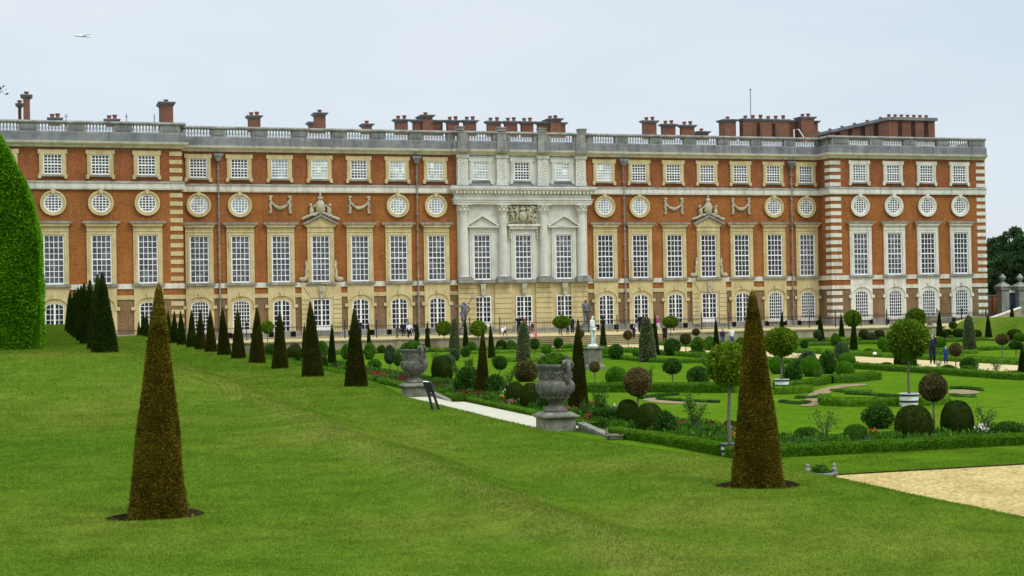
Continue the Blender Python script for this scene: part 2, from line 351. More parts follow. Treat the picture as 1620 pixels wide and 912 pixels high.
GX, GY = np.meshgrid(gx, gy); GZ = ground_z(GX, GY)
V = np.stack([GX.ravel(), GY.ravel(), GZ.ravel()], 1)
nx, ny = len(gx), len(gy)
ii = (np.arange(ny-1)[:, None]*nx + np.arange(nx-1)[None, :]).ravel()
Q = np.stack([ii, ii+1, ii+nx+1, ii+nx], 1)
me = np_mesh('ground', V, quads=Q, mat=M['lawn'], smooth=True)
me.materials.append(M['parterre']); me.materials.append(M['gravel_pale'])
cx_ = GX[:-1, :-1].ravel()+.01; cy_ = GY[:-1, :-1].ravel()+.01
mi = np.zeros(len(Q), np.int32); mi[(cx_ > 12.5) & (cx_ < 83) & (cy_ < 127.9)] = 1
mi[(cy_ >= 127.9) & (cy_ < 200) & (cx_ > 1) & (cx_ < 96)] = 2
me.polygons.foreach_set('material_index', mi)
tag(obj('ground', me), kind='structure')

def sheet(name, poly, z, mat, kind='structure'):
    bm = bmesh.new(); vs = [bm.verts.new((p[0], p[1], z)) for p in poly]; f = bm.faces.new(vs)
    bmesh.ops.triangulate(bm, faces=[f]); bmesh.ops.recalc_face_normals(bm, faces=bm.faces[:])
    me = bpy.data.meshes.new(name); bm.to_mesh(me); bm.free()
    if me.polygons[0].normal.z < 0: me.flip_normals()
    me.materials.append(mat); return tag(obj(name, me), kind=kind)
def rect(x0, x1, y0, y1): return [(x0, y0), (x1, y0), (x1, y1), (x0, y1)]
def smooth_poly(pts, it=2):
    for _ in range(it):
        q = []
        for i in range(len(pts)):
            a = np.array(pts[i]); b = np.array(pts[(i+1) % len(pts)]); q += [tuple(.75*a+.25*b), tuple(.25*a+.75*b)]
        pts = q
    return pts
e = ZP + .02
sheet('path', rect(12.9, 90, -30, 29.3), e, M['gravel'])
sheet('path', rect(12.6, 16.1, 43.3, 61.6), e, M['gravel_white'])
sheet('path', rect(44.95, 51.35, 29.4, 126.0), e, M['gravel_pale'])
sheet('path', rect(18.0, 82.5, 123.6, 127.85), e+.004, M['gravel_pale'])
tag(obj('turf_edge', MB().box(14, 80, 29.29, 29.34, ZP-.05, ZP+.045).mesh('turf_edge', M['soil'])), kind='structure')
sheet('soil_bed', rect(16.5, 19.3, 33.75, 122.5), e, M['soil'])
sheet('soil_bed', rect(19.4, 43.4, 33.75, 36.7), e, M['soil'])
sheet('soil_bed', rect(43.0, 44.7, 36.8, 122.5), e+.004, M['soil'])
sheet('soil_bed', rect(51.6, 53.4, 33.7, 122.5), e, M['soil'])
sheet('soil_bed', rect(77.5, 80.5, 33.7, 122.5), e, M['soil'])
sheet('soil_bed', rect(19.4, 42.9, 119.8, 122.5), e, M['soil'])
sheet('soil_bed', rect(53.5, 77.4, 119.8, 122.5), e, M['soil'])
def PX(*pts): return [tuple(on_z(x, y, e)[:2]) for x, y in pts]
for pts in ([(1279, 622), (1318, 609), (1372, 607), (1372, 609.5), (1330, 613), (1322, 617), (1312, 622), (1305, 631), (1300, 640.5), (1281, 640.5), (1272, 634)],
            [(1501, 616.5), (1530, 616.5), (1555, 620), (1540, 623.5), (1500, 624)],
            [(1011, 632), (1037, 628.5), (1042, 632), (1100, 637), (1140, 639), (1060, 639), (1037, 637)],
            [(1270, 639.5), (1300, 640.5), (1280, 643), (1265, 642)]):
    sheet('soil_bed', smooth_poly(PX(*pts), 2), e, M['sand'])
for (cx0, cy0) in ((1.19, 16.52), (8.17, 16.29)):    # bare soil in the dug rings
    m = MB(); v = [(cx0, cy0, float(ground_z(cx0, cy0))+.006)]
    for q in range(1, 9):
        for i in range(48):
            a = 2*math.pi*i/48; r = .435*q/8*(1-.06*math.sin(3*a+cx0)*(q > 4)); x, y = cx0+r*1.18*math.cos(a), cy0+r*math.sin(a); v.append((x, y, float(ground_z(x, y))+.006))
    f = [(0, 1+i, 1+(i+1) % 48) for i in range(48)] + [(1+(q-1)*48+i, 1+q*48+i, 1+q*48+(i+1) % 48, 1+(q-1)*48+(i+1) % 48) for q in range(1, 8) for i in range(48)]
    m.add(v, f); tag(obj('soil_bed', m.mesh('soil_bed', M['soil'], smooth=True)), kind='structure')

# ------------------------------------------------------------------ palace
YW, YC, YP = 150.0, 149.72, 147.6
CX = 48.44
XL, XR = -6.5, 103.35
PO = (CX, YW, ZT)
palace = tag(empty('palace', PO), 'long baroque palace of orange brick with pale stone centre and grey balustrade', 'palace')
def part(name, mb, mat, smooth=False, parent=None, bevel=0):
    return obj(name, mb.mesh(name, M[mat], origin=PO, smooth=smooth, bevel=bevel), parent or palace)
OUT = [(XL, 200), (XL, YP), (13.35, YP), (13.35, YW), (41.4, YW), (41.4, YC), (55.6, YC), (55.6, YW), (83.5, YW), (83.5, YP), (XR, YP), (XR, 200)]
Z1 = 1.36                      # top of brown brick
SEC = [(XL, 13.35, YP), (13.35, 41.4, YW), (41.4, 55.6, YC), (55.6, 83.5, YW), (83.5, XR, YP)]
for k, (a, b, y) in enumerate(SEC):
    if k == 2: continue
    part('wall', MB().box(a, b, y, 200 if k in (0, 4) else 178, Z1, 11.6), 'brick')
for k, (a, b, y) in enumerate(SEC):
    if k != 2: part('wall', MB().box(a, b, y, 200 if k in (0, 4) else 178, 11.6, 16.0), 'brick_attic')
for k, (a, b, y) in enumerate(SEC):
    if k != 2: part('wall', MB().box(a, b, y, 200 if k in (0, 4) else 178, ZT-.3, Z1), 'brick_low')
w4 = MB(); w4.box(41.4, 55.6, YC, 178, 2.2, 16.0); part('wall', w4, 'pale')
part('wall', MB().box(41.4, 55.6, YC, 178, ZT-.3, 2.2), 'yellow')
for c in (42.3, 46.2, 50.68, 54.6):   # rusticated courses on the four ground-floor piers
    w5 = MB().box(c-.9, c+.9, YC-.08, YC-.004, ZT-.1, 2.1)
    for k in range(9): z0 = ZT+.35+k*.535; w5.box(c-.95, c+.95, YC-.16, YC-.079, z0, z0+.47)
    part('rusticated_pier', w5, 'yellow')
pl = MB(); pl.sweep(OUT[1:-1], [(-.1, ZT-.3), (.14, ZT-.3), (.14, ZT+.55), (.08, ZT+.62), (-.1, ZT+.62)]); part('plinth', pl, 'grey')
# string courses and cornice
def split(profile, name, mat, skip_c=True):
    for seg in (OUT[1:5], OUT[7:11]) if skip_c else (OUT[1:11],):
        if skip_c:
            seg = list(seg)
        mb = MB(); mb.sweep(seg, profile); part(name, mb, mat)
split([(-.1, 11.42), (.22, 11.42), (.26, 11.56), (.26, 11.98), (.34, 12.05), (-.1, 12.07)], 'string_course', 'white_stone')
split([(-.1, 12.07), (.345, 12.055), (.2, 12.22), (-.1, 12.25)], 'string_course', 'grey')
split([(-.1, 1.96), (.10, 1.96), (.13, 2.42), (-.1, 2.46)], 'string_course', 'white_stone')
def low_string(path, mat):
    mb = MB(); mb.sweep(path, [(-.1, .95), (.09, .95), (.12, 1.34), (-.1, 1.36)]); part('string_course', mb, mat)
low_string([OUT[1], OUT[2], OUT[3], OUT[4]], 'yellow'); low_string([OUT[7], OUT[8]], 'yellow'); low_string([(83.5, YW-.1), OUT[9], OUT[10]], 'white_stone')
cr = MB(); cr.sweep(OUT[1:11], [(-.1, 15.42), (.12, 15.42), (.2, 15.58), (.5, 15.70), (.62, 15.78), (.68, 15.95), (-.1, 16.0)]); part('cornice', cr, 'white_stone')
cr = MB(); cr.sweep(OUT[1:11], [(-.1, 15.38), (.06, 15.36), (.12, 15.415), (-.1, 15.415)]); part('cornice', cr, 'grey')
pb = MB(); pb.sweep(OUT[1:11], [(-.5, 16.0), (.45, 15.96), (.42, 16.75), (.34, 16.86), (-.5, 16.9)]); part('parapet', pb, 'grey_dark')
cp = MB(); cp.sweep(OUT[1:11], [(-.36, 17.62), (.40, 17.62), (.44, 17.74), (.34, 17.88), (-.36, 17.88)]); part('coping', cp, 'grey')
# roof
rf = MB(); rf.box(XL+.6, XR-.6, 152.2, 177.5, 16.01, 16.3)
roof = part('roof', rf, 'roof')
rs = MB(); rs.sweep([(XL+1, YP), (13.35, YP), (13.35, YW), (83.5, YW), (83.5, YP), (XR-1, YP)], [(-1.3, 16.31), (-5.4, 18.0), (-7.0, 18.05), (-7.0, 16.31)]); roof_slope = part('roof', rs, 'roof')
# bays
PWID, PCEN = 4.0005, 4.4815
BW = [CX-PCEN-4.8-(6-k)*PWID for k in range(7)]; BE = [CX+PCEN+4.8+k*PWID for k in range(7)]
BC = [CX-PCEN, CX, CX+PCEN]
BP = [-2.85, 1.48, 5.80, 10.08]; BQ = [87.08, 91.34, 95.62, 99.9]
bays = [('P', x, YP) for x in BP] + [('W', x, YW) for x in BW] + [('C', x, YC) for x in BC] + [('W', x, YW) for x in BE] + [('Q', x, YP) for x in BQ]
# balustrade between coping and parapet
prof = [(.085, 0), (.085, .09), (.05, .13), (.11, .28), (.10, .34), (.055, .52), (.075, .60), (.075, .64), (.09, .66), (.09, .74)]
allb = sorted([(x, y) for _, x, y in bays])
for k, (x, y) in enumerate(allb):
    b = MB(); half = 1.28
    for i in range(9): b.lathe([(r, z) for r, z in prof], x-half+.1+i*(2*half-.2)/8, y-.03, 16.88, seg=8)
    part('balustrade', b, 'baluster', smooth=False)
for (a, b, y) in SEC:
    xs = [x for x, yy in allb if a < x < b]
    edges = [a+.1] + [v for x in xs for v in (x-1.3, x+1.3)] + [b-.1]
    if y == YP and a < 0: edges[0] = a
    for i in range(0, len(edges), 2):
        if edges[i+1]-edges[i] > .15:
            pp = part('pedestal', MB().box(edges[i], edges[i+1], y-.30, y+.25, 16.88, 17.63), 'grey')
            if edges[i+1]-edges[i] > .8: part('panel', MB().box(edges[i]+.22, edges[i+1]-.22, y-.34, y-.29, 17.02, 17.5), 'grey_dark', parent=pp)
for q in ((83.55, 84.0, YW+.25), (12.9, 13.3, YW+.25), (XR-.5, XR+.2, 177)): part('pedestal', MB().box(q[0], q[1], YP+.3, q[2], 16.88, 17.63), 'grey')
for x in (41.75, 46.2, 50.68, 55.15):
    q = MB(); q.box(x-.42, x+.42, YC-.44, YC+.3, 17.885, 18.2); q.box(x-.48, x+.48, YC-.5, YC+.36, 18.2, 18.32); part('pedestal', q, 'grey')
# quoins
def quoins(x0, x1, y, mat, z0=-2.9, z1=15.3, side=None):
    z = z0; k = 0
    while z < z1-.3:
        if not (11.2 < z+.2 < 12.3 or 1.7 < z+.2 < 2.6 or .8 < z+.2 < 1.45):
            mb = MB().box(x0, x1, y-.05, y+.02, z, z+.42)
            if side is not None: mb.box(side-.05, side+.02, y+.02, y+1.15, z, z+.42)
            part('quoin', mb, mat)
        z += .80
quoins(12.2, 13.4, YP, 'yellow'); quoins(83.46, 84.75, YP, 'white_stone', side=83.5); quoins(102.15, 103.4, YP, 'white_stone')
# ---- windows: one mesh set per kind, hung in every bay
def arch(w, z0, zs, rise, n=9):        # closed outline, counter-clockwise from lower left
    pts = [(-w, z0), (w, z0), (w, zs)]
    for i in range(1, n):
        t = math.pi*i/n; pts.append((w*math.cos(t), zs+rise*math.sin(t)))
    return pts + [(-w, zs)]
def circ(r, cz, n=28, f=1): return [(r*math.cos(2*math.pi*i/n), cz+r*math.sin(2*math.pi*i/n)*f) for i in range(n)]
def rct(w, z0, z1): return [(-w, z0), (w, z0), (w, z1), (-w, z1)]
def bars_rect(mb, w, z0, z1, nc, nr, bt=.05, fr=.10, mid=None, heavy=None):
    mb.box(-w, -w+fr, -.10, -.03, z0, z1); mb.box(w-fr, w, -.10, -.03, z0, z1)
    mb.box(-w+fr, w-fr, -.10, -.03, z0, z0+fr*1.2); mb.box(-w+fr, w-fr, -.10, -.03, z1-fr, z1)
    for i in range(1, nc):
        x = -w+fr+(2*w-2*fr)*i/nc; b = bt if not (heavy and i*2 == nc) else heavy
        mb.box(x-b/2, x+b/2, -.085, -.035, z0+fr, z1-fr)
    for j in range(1, nr):
        z = z0+fr+(z1-z0-2*fr)*j/nr; b = bt if j != mid else bt*1.9
        mb.box(-w+fr, w-fr, -.08 if j != mid else -.095, -.034, z-b/2, z+b/2)
def bars_shape(mb, outline, zc, nc, nr, x_half, zlo, zhi, inside, bt=.05, heavy=None):
    for i in range(1, nc):
        x = -x_half+2*x_half*i/nc; a, b = inside(x); h = heavy if (heavy and 2*i == nc) else bt
        mb.box(x-h/2, x+h/2, -.085, -.035, a, b)
    for j in range(1, nr):
        z = zlo+(zhi-zlo)*j/nr; xx = zc(z); mb.box(-xx, xx, -.08, -.034, z-bt/2, z+bt/2)
WM = {}
def wm(key, mb, mat, smooth=False):
    me = mb.mesh(key, M[mat], smooth=smooth); WM[key] = me
def pane_mesh(key, outline, mats):
    for m in mats:
        me = bpy.data.meshes.new(key); me.from_pydata([(p[0], -.032, p[1]) for p in outline], [], [tuple(range(len(outline)))])
        me.materials.append(M[m]); WM[key+m] = me
GL = ('glass', 'glass_grey', 'glass_blind', 'glass_half')
# attic window
a = MB(); bars_rect(a, .85, 12.83, 14.72, 5, 6, bt=.066, fr=.10, mid=3); wm('sash_attic', a, 'paint')
pane_mesh('pane_attic', rct(.80, 12.88, 14.68), GL)
for st in ('yellow', 'pale', 'white_stone'):
    s = MB(); s.plate(rct(1.10, 12.60, 15.05), rct(.85, 12.83, 14.72), -.18, 0)
    for sx in (-1, 1):
        s.box(sx*1.18-.14, sx*1.18+.14, -.2, -.005, 14.75, 15.16); s.box(sx*1.18-.14, sx*1.18+.14, -.2, -.005, 12.42, 12.82); s.box(sx*1.155-.06, sx*1.155+.06, -.15, -.005, 12.82, 14.75)
    s.box(-1.04, 1.04, -.19, -.005, 15.05, 15.14)
    wm('sur_attic_'+st, s, st)
s = MB(); s.box(-.92, .92, -.26, -.182, 12.62, 12.80); wm('sill_attic', s, 'grey')
# first floor
a = MB(); bars_rect(a, .93, 2.47, 7.13, 4, 8, bt=.06, fr=.115, mid=4); wm('sash_main', a, 'paint')
pane_mesh('pane_main', rct(.88, 2.52, 7.1), GL)
for st in ('yellow', 'pale', 'white_stone'):
    s = MB(); s.plate(rct(1.35, 2.46, 7.95), rct(.93, 2.461, 7.13), -.16, 0)
    s.plate(rct(1.16, 2.465, 7.36), rct(.95, 2.466, 7.15), -.21, -.155)
    s.box(-1.30, 1.30, -.22, -.162, 7.44, 7.52); wm('sur_main_'+st, s, st)
s = MB(); s.prism([(-1.68, 8.2), (1.68, 8.2), (1.74, 8.28), (1.74, 8.42), (-1.74, 8.42), (-1.74, 8.28)], -.46, 0); wm('hood', s, 'grey')
for st in ('yellow', 'white_stone'):
    s = MB(); s.prism([(-1.38, 7.95), (1.38, 7.95), (1.46, 8.08), (1.62, 8.198), (-1.62, 8.198), (-1.46, 8.08)], -.36, 0); wm('hood_bed_'+st, s, st)
s = MB(); s.box(-1.52, 1.52, -.32, 0, 2.2, 2.46); wm('sill_main', s, 'grey')
# round
cz = 10.13
a = MB(); a.plate(circ(.86, cz), circ(.74, cz), -.10, -.03)
bars_shape(a, None, lambda z: math.sqrt(max(.01, .76**2-(z-cz)**2)), 5, 6, .76, cz-.76, cz+.76, lambda x: (cz-math.sqrt(.76**2-x*x), cz+math.sqrt(.76**2-x*x)), bt=.072); wm('sash_round', a, 'paint')
pane_mesh('pane_round', circ(.8, cz), GL)
for st in ('yellow', 'white_stone'):
    s = MB(); s.plate(circ(1.12, cz), circ(.86, cz), -.16, 0); s.plate(circ(1.19, cz), circ(1.02, cz), -.22, -.155)
    s.prism([(-.14, cz+.9), (.14, cz+.9), (.22, cz+1.36), (-.22, cz+1.36)], -.3, -.01); wm('sur_round_'+st, s, st)
# ground floor, arched
zs, rise, W0 = .28, .44, .86
def arch_top(x): return zs+rise*math.sqrt(max(0, 1-(x/W0)**2))
for key, nc, nr, z0, hv in (('door', 4, 6, -2.5, .17), ('sash', 6, 8, -2.3, None), ('sash4', 4, 7, -2.3, None)):
    a = MB(); a.plate(arch(W0, z0, zs, rise), arch(W0-.1, z0+.12, zs, rise-.09), -.10, -.03)
    bars_shape(a, None, lambda z: (W0-.08) if z < zs else (W0-.08)*math.sqrt(max(.02, 1-((z-zs)/(rise-.05))**2)), nc, nr, W0-.1, z0+.1, zs+rise-.05, lambda x: (z0+.1, arch_top(x)-.05), bt=.052, heavy=hv)
    wm('sash_arch_'+key, a, 'paint'); pane_mesh('pane_arch_'+key, arch(W0-.04, z0+.05, zs, rise-.03), ('glass',))
for st in ('yellow', 'white_stone'):
    s = MB(); s.plate(rct(1.35, ZT-.1, 2.19), arch(W0, ZT-.05, zs, rise), -.14, 0)
    outer = arch(1.32, zs-.35, zs+.0, .98, 14); inner = arch(1.18, zs-.36, zs, .84, 14)
    band = outer[2:]; inn = inner[2:]; v = []
    pts = outer[1:] + [outer[0]]; ptsi = inner[1:] + [inner[0]]
    for i in range(len(pts)-1):
        s.prism([ptsi[i], pts[i], pts[i+1], ptsi[i+1]], -.24, -.141)
    for sx in (-1, 1): s.box(sx*1.47-.15, sx*1.47+.15, -.2, 0, zs-.35, zs-.02) if st == 'yellow' else s.box(sx*1.45-.12, sx*1.45+.12, -.2, 0, zs-.35, zs-.02)
    s.prism([(-.12, zs+.82), (.12, zs+.82), (.17, zs+1.2), (-.17, zs+1.2)], -.32, -.02)
    wm('sur_arch_'+st, s, st)
s = MB(); s.box(-1.02, 1.02, -.3, -.13, -2.52, -2.32); wm('sill_arch', s, 'white_stone')
# ground floor, square-headed doors with rusticated blocks
a = MB(); bars_rect(a, .88, -2.0, .75, 4, 5, bt=.058, fr=.10, heavy=.15); a.box(-.88, .88, -.095, -.03, ZT+.05, -2.001); wm('sash_square', a, 'paint')
pane_mesh('pane_square', rct(.82, -1.95, .7), ('glass',))
s = MB(); s.plate(rct(2.0, ZT-.1, 2.19), rct(.9, ZT-.05, .78), -.13, 0)
for k in range(8):
    z0 = ZT+.4+k*.47
    if z0 < .8:
        for sx in (-1, 1): s.box(min(sx*1.18, sx*2.02), max(sx*1.18, sx*2.02), -.21, -.131, z0, z0+.40)
for i in range(-4, 5):
    if i == 0: continue
    x0 = (i-.46*(1))*.23; x1 = (i+.46)*.23
    s.prism([(x0, .86), (x1, .86), (x1*1.75, 1.95), (x0*1.75, 1.95)], -.2, -.131)
wm('sur_square_yellow', s, 'yellow')
s = MB(); s.prism([(-.17, .8), (.17, .8), (.3, 2.05), (-.3, 2.05)], -.36, -.12); s.ball((0, -.36, 1.55), (.13, .1, .22), 8, 6); wm('keystone', s, 'carve')

def hang(name, key, x, y, parent=None):
    o = obj(name, WM[key], parent or palace)
    o.location = (x-PO[0], y-PO[1], -PO[2]) if parent is None else (0, 0, 0)
    return o
def window(kind, x, y, sash, pane, sur, extra=()):
    w = hang('door' if 'square' in sash or sash.endswith('door') else 'window', sash, x, y)
    hang('pane', pane, x, y, w); hang('surround', sur, x, y, w)
    for nm, k in extra: hang(nm, k, x, y, w)
    return w
r7 = random.Random(4)
blind_attic = {('W', 2): 'glass_half', ('W', 3): 'glass_blind', ('W', 5): 'glass_blind', ('W', 6): 'glass_blind'}
ci = {'P': 0, 'W': 0, 'C': 0, 'Q': 0}
PED = []; SWAG = []
for kind, x, y in bays:
    k = ci[kind]; ci[kind] += 1
    st = {'P': 'yellow', 'W': 'yellow', 'C': 'pale', 'Q': 'white_stone'}[kind]
    wi = k if kind == 'W' else None
    # attic
    g = 'glass'
    if kind == 'W': g = {2: 'glass_half', 3: 'glass_blind', 5: 'glass_blind', 6: 'glass_blind', 7: 'glass_blind'}.get(k, 'glass' if k != 4 else 'glass_grey')
    if kind == 'C': g = 'glass_blind' if k != 1 else 'glass'
    if kind == 'Q' and k < 2: g = 'glass_grey'
    window(kind, x, y, 'sash_attic', 'pane_attic'+g, 'sur_attic_'+st, [('sill', 'sill_attic')])
    # principal floor
    g = 'glass_grey' if (kind == 'P' or (kind == 'W' and k < 7) or (kind == 'C')) else ('glass' if r7.random() < .75 else 'glass_grey')
    ex = [('sill', 'sill_main')]
    pedb = kind == 'W' and k in (3, 10)
    if not pedb and kind != 'C':
        ex += [('hood', 'hood'), ('hood', 'hood_bed_'+st)]
    window(kind, x, y, 'sash_main', 'pane_main'+g, 'sur_main_'+st, ex)
    if pedb: PED.append((x, y))
    # round window, swag or nothing
    if kind in 'PQ' or (kind == 'W' and k in (0, 1, 5, 6, 7, 8, 12, 13)):
        g = 'glass_half' if kind == 'W' and k in (0, 1, 5, 6, 7, 8) else 'glass'
        window(kind, x, y, 'sash_round', 'pane_round'+g, 'sur_round_'+('white_stone' if kind == 'Q' else 'yellow'))
    elif kind == 'W' and k in (2, 4, 9, 11): SWAG.append((x, y))
    # ground floor
    if kind == 'C' or pedb:
        window(kind, x, y, 'sash_square', 'pane_squareglass', 'sur_square_yellow' if pedb else 'keystone', [('keystone', 'keystone')] if pedb else [])
    else:
        key = 'door' if (kind == 'P' and k == 1) or (kind == 'W' and k in (2, 4, 5, 6, 7, 8, 9, 11)) else ('sash4' if kind in 'PQ' and kind == 'P' else 'sash')
        ex = [('sill', 'sill_arch')] if key != 'door' else []
        window(kind, x, y, 'sash_arch_'+key, 'pane_arch_'+key+'glass', 'sur_arch_'+('white_stone' if kind == 'Q' else 'yellow'), ex)
# pediments with carved arms
def arms(mb, x, y, z, s=1.0, seed=1):
    r = random.Random(seed)
    mb.ball((x, y, z+.75*s), (.42*s, .22, .62*s), 12, 8)                         # oval shield
    mb.ball((x, y-.12, z+.75*s), (.28*s, .16, .44*s), 12, 8)
    mb.ball((x, y, z+1.5*s), (.25*s, .16, .18*s), 10, 6); mb.ball((x, y, z+1.78*s), (.09*s, .09, .16*s), 8, 5)   # crown
    for sx in (-1, 1):
        mb.ball((x+sx*.72*s, y, z+.42*s), (.2*s, .17, .42*s), 9, 7)             # supporters
        mb.ball((x+sx*.80*s, y-.03, z+.92*s), (.14*s, .13, .16*s), 8, 6)
        mb.tube([(x+sx*.72*s, y, z+.6*s), (x+sx*.55*s, y-.1, z+.8*s), (x+sx*.4*s, y-.1, z+.95*s)], .07*s, 6)
        for i in range(9):
            t = i/8; mb.ball((x+sx*(.35+1.1*t)*s, y-.05+.03*r.random(), z+(.18-.42*t+.1*r.random())*s), ((.16+.06*r.random())*s, .14, .12*s), 7, 5)
for (x, y) in PED:
    p = MB(); p.prism([(x-1.42, 7.95), (x+1.42, 7.95), (x+1.64, 8.12), (x+1.64, 8.2), (x, 9.02), (x-1.64, 8.2), (x-1.64, 8.12)], y-.26, y)
    pd = part('pediment', p, 'yellow')
    rk = MB()
    for sx in (-1, 1):
        rk.prism([(x+sx*1.78, 8.16), (x+sx*1.78, 8.36), (x, 9.25), (x, 9.03)], y-.50, y-.005)
    part('raking_cornice', rk, 'grey', parent=pd).location = (0, 0, 0)
    c = MB(); arms(c, x, y-.22, 9.02, 1.22, int(x)); part('carved_arms', c, 'carve', smooth=True)
    for sx in (-1, 1):
        c = MB(); c.tube([(x+sx*1.5, y-.15, 4.35), (x+sx*1.42, y-.15, 3.9), (x+sx*1.56, y-.15, 3.5), (x+sx*1.45, y-.15, 3.1), (x+sx*1.62, y-.15, 2.75), (x+sx*1.95, y-.15, 2.62)], [.1, .15, .15, .18, .24, .22], 8)
        c.ball((x+sx*1.95, y-.15, 2.72), (.3, .18, .24), 10, 6); c.ball((x+sx*1.48, y-.15, 4.42), (.12, .1, .2), 8, 5)
        part('scroll_bracket', c, 'carve', smooth=True)
for k, (x, y) in enumerate(SWAG):
    c = MB(); r = random.Random(k+3)
    for sx in (-1, 1):
        for i in range(8): c.ball((x+sx*(.96+.04*math.sin(i*2)), y-.08, 10.95-i*.22), (.15+.06*r.random(), .14, .15), 7, 5)
        c.ball((x+sx*.95, y-.06, 11.02), (.26, .12, .1), 8, 5)
    for i in range(11):
        t = -1+2*i/10; c.ball((x+.78*t, y-.1, 9.85+.42*t*t+.04*r.random()), (.14, .15, .15+.07*(1-abs(t))), 7, 5)
    part('carved_swag', c, 'carve', smooth=True)
# centre: entablature, columns, pediments, arms
en = MB(); en.sweep([(41.4, YW), (41.4, YC), (55.6, YC), (55.6, YW)], [(-.05, 10.28), (.42, 10.28), (.44, 10.48), (.5, 10.5), (.5, 10.72), (.6, 10.75), (.6, 10.82), (-.05, 10.83)])
part('architrave', en, 'pale')
fz = MB(); fz.sweep([(41.4, YW), (41.4, YC), (55.6, YC), (55.6, YW)], [(-.05, 10.835), (.38, 10.835), (.38, 11.35), (-.05, 11.36)]); part('frieze', fz, 'pale')
tc = MB(); tc.sweep([(41.4, YW+.2), (41.4, YC), (55.6, YC), (55.6, YW+.2)], [(-.05, 11.37), (.45, 11.365), (.55, 11.55), (.84, 11.78), (.90, 11.98), (.88, 12.10), (-.05, 12.2)]); part('cornice', tc, 'pale')
dn = MB()
for i in range(37): x = 41.1+i*.408; dn.box(x, x+.2, YC-.75, YC-.50, 11.40, 11.66)
part('dentil', dn, 'pale')
tg = MB(); tg.sweep([(41.4, YW+.2), (41.4, YC), (55.6, YC), (55.6, YW+.2)], [(-.05, 12.2), (.89, 12.105), (.8, 12.2), (-.05, 12.33)]); part('string_course', tg, 'grey_dark')
for i, x in enumerate((41.98, 46.2, 50.68, 54.92)):
    c = MB(); c.lathe([(.56, 0), (.56, .12), (.62, .2), (.52, .34), (.56, .42), (.49, .55), (.49, 2.9), (.43, 6.75), (.43, 6.83), (.47, 6.89), (.43, 6.95), (.45, 6.97), (.60, 7.30), (.50, 7.33), (.68, 7.67), (.56, 7.71), (.72, 7.86)], x, YC-.12, 2.36, seg=20)
    c.box(x-.72, x+.72, YC-.80, YC-.01, 10.19, 10.275)
    for q in range(8):
        aq = 2*math.pi*q/8; c.ball((x+.58*math.cos(aq), YC-.12+.58*math.sin(aq), 9.70), (.14, .14, .16), 6, 5); c.ball((x+.62*math.cos(aq+.4), YC-.12+.62*math.sin(aq+.4), 10.04), (.13, .13, .12), 6, 5)
    part('column', c, 'pale', smooth=False)
    b = MB(); b.box(x-.78, x+.78, YC-.82, YC-.005, 2.14, 2.62); b.frustum(x, YC-.41, 2.62, 2.8, .74, .40, .64, .40); part('column_base', b, 'grey')
    a = MB(); a.box(x-.55, x+.55, YC-.3, YC-.005, 12.2, 15.45); a.box(x-.66, x+.66, YC-.4, YC-.006, 15.1, 15.42); a.box(x-.62, x+.62, YC-.36, YC-.004, 12.21, 12.7)
    r = random.Random(i)
    for q in range(24): a.ball((x+.26*math.sin(q*1.9), YC-.3, 12.9+q*.088), (.12, .06, .07), 6, 4)
    part('pilaster', a, 'pale')
    # forward break of cornice and parapet over each pilaster
    k = MB(); k.box(x-.74, x+.74, YC-.78, YC-.3, 15.72, 15.99); k.box(x-.56, x+.56, YC-.56, YC-.2, 15.99, 16.88); k.box(x-.5, x+.5, YC-.46, YC-.2, 16.88, 17.61); part('pedestal', k, 'grey')
sl = MB(); sl.box(41.2, 55.8, YC-.4, YC-.006, 2.12, 2.40); part('sill', sl, 'grey')
for x in (BC[0], BC[2]):
    p = MB(); p.prism([(x-1.55, 8.05), (x+1.55, 8.05), (x, 8.98)], YC-.2, YC-.004)
    pd = part('pediment', p, 'pale')
    rk = MB()
    for sx in (-1, 1): rk.prism([(x+sx*1.75, 7.98), (x+sx*1.75, 8.16), (x, 9.3), (x, 9.04)], YC-.46, YC-.005)
    rk.box(x-1.72, x+1.72, YC-.44, YC-.201, 7.88, 8.02); part('raking_cornice', rk, 'white_stone', parent=pd).location = (0, 0, 0)
x = BC[1]
h = MB(); h.box(x-1.75, x+1.75, YC-.55, YC-.005, 8.02, 8.22); h.box(x-1.55, x+1.55, YC-.4, YC-.006, 7.72, 8.02); hd = part('hood', h, 'white_stone')
c = MB(); r = random.Random(2); y = YC-.1
c.box(x-1.5, x+1.5, YC-.06, YC-.004, 8.3, 10.2); c.ball((x, y-.12, 9.05), (.46, .22, .56), 12, 8); c.ball((x, y-.14, 9.05), (.32, .26, .4), 12, 8); c.ball((x, y-.1, 9.78), (.34, .2, .2), 9, 6); c.ball((x, y-.1, 10.0), (.16, .14, .14), 9, 6)
for sx in (-1, 1):
    for i in range(46):
        c.ball((x+sx*(.5+.95*r.random()), y-.08, 8.4+1.7*r.random()), (.10+.12*r.random(), .1+.08*r.random(), .08+.1*r.random()), 7, 5)
    c.tube([(x+sx*.5, y-.14, 8.45), (x+sx*.75, y-.16, 8.8), (x+sx*.6, y-.18, 9.3), (x+sx*.85, y-.2, 9.85)], [.1, .15, .12, .1], 7)
    c.tube([(x+sx*1.2, y-.14, 8.4), (x+sx*1.0, y-.16, 8.9), (x+sx*1.3, y-.16, 9.3)], [.08, .13, .08], 7)
    for i in range(6): c.ball((x+sx*1.5, YC-.24, 7.9-i*.23), (.12, .1, .14), 6, 5)
part('carved_arms', c, 'carve', smooth=True)
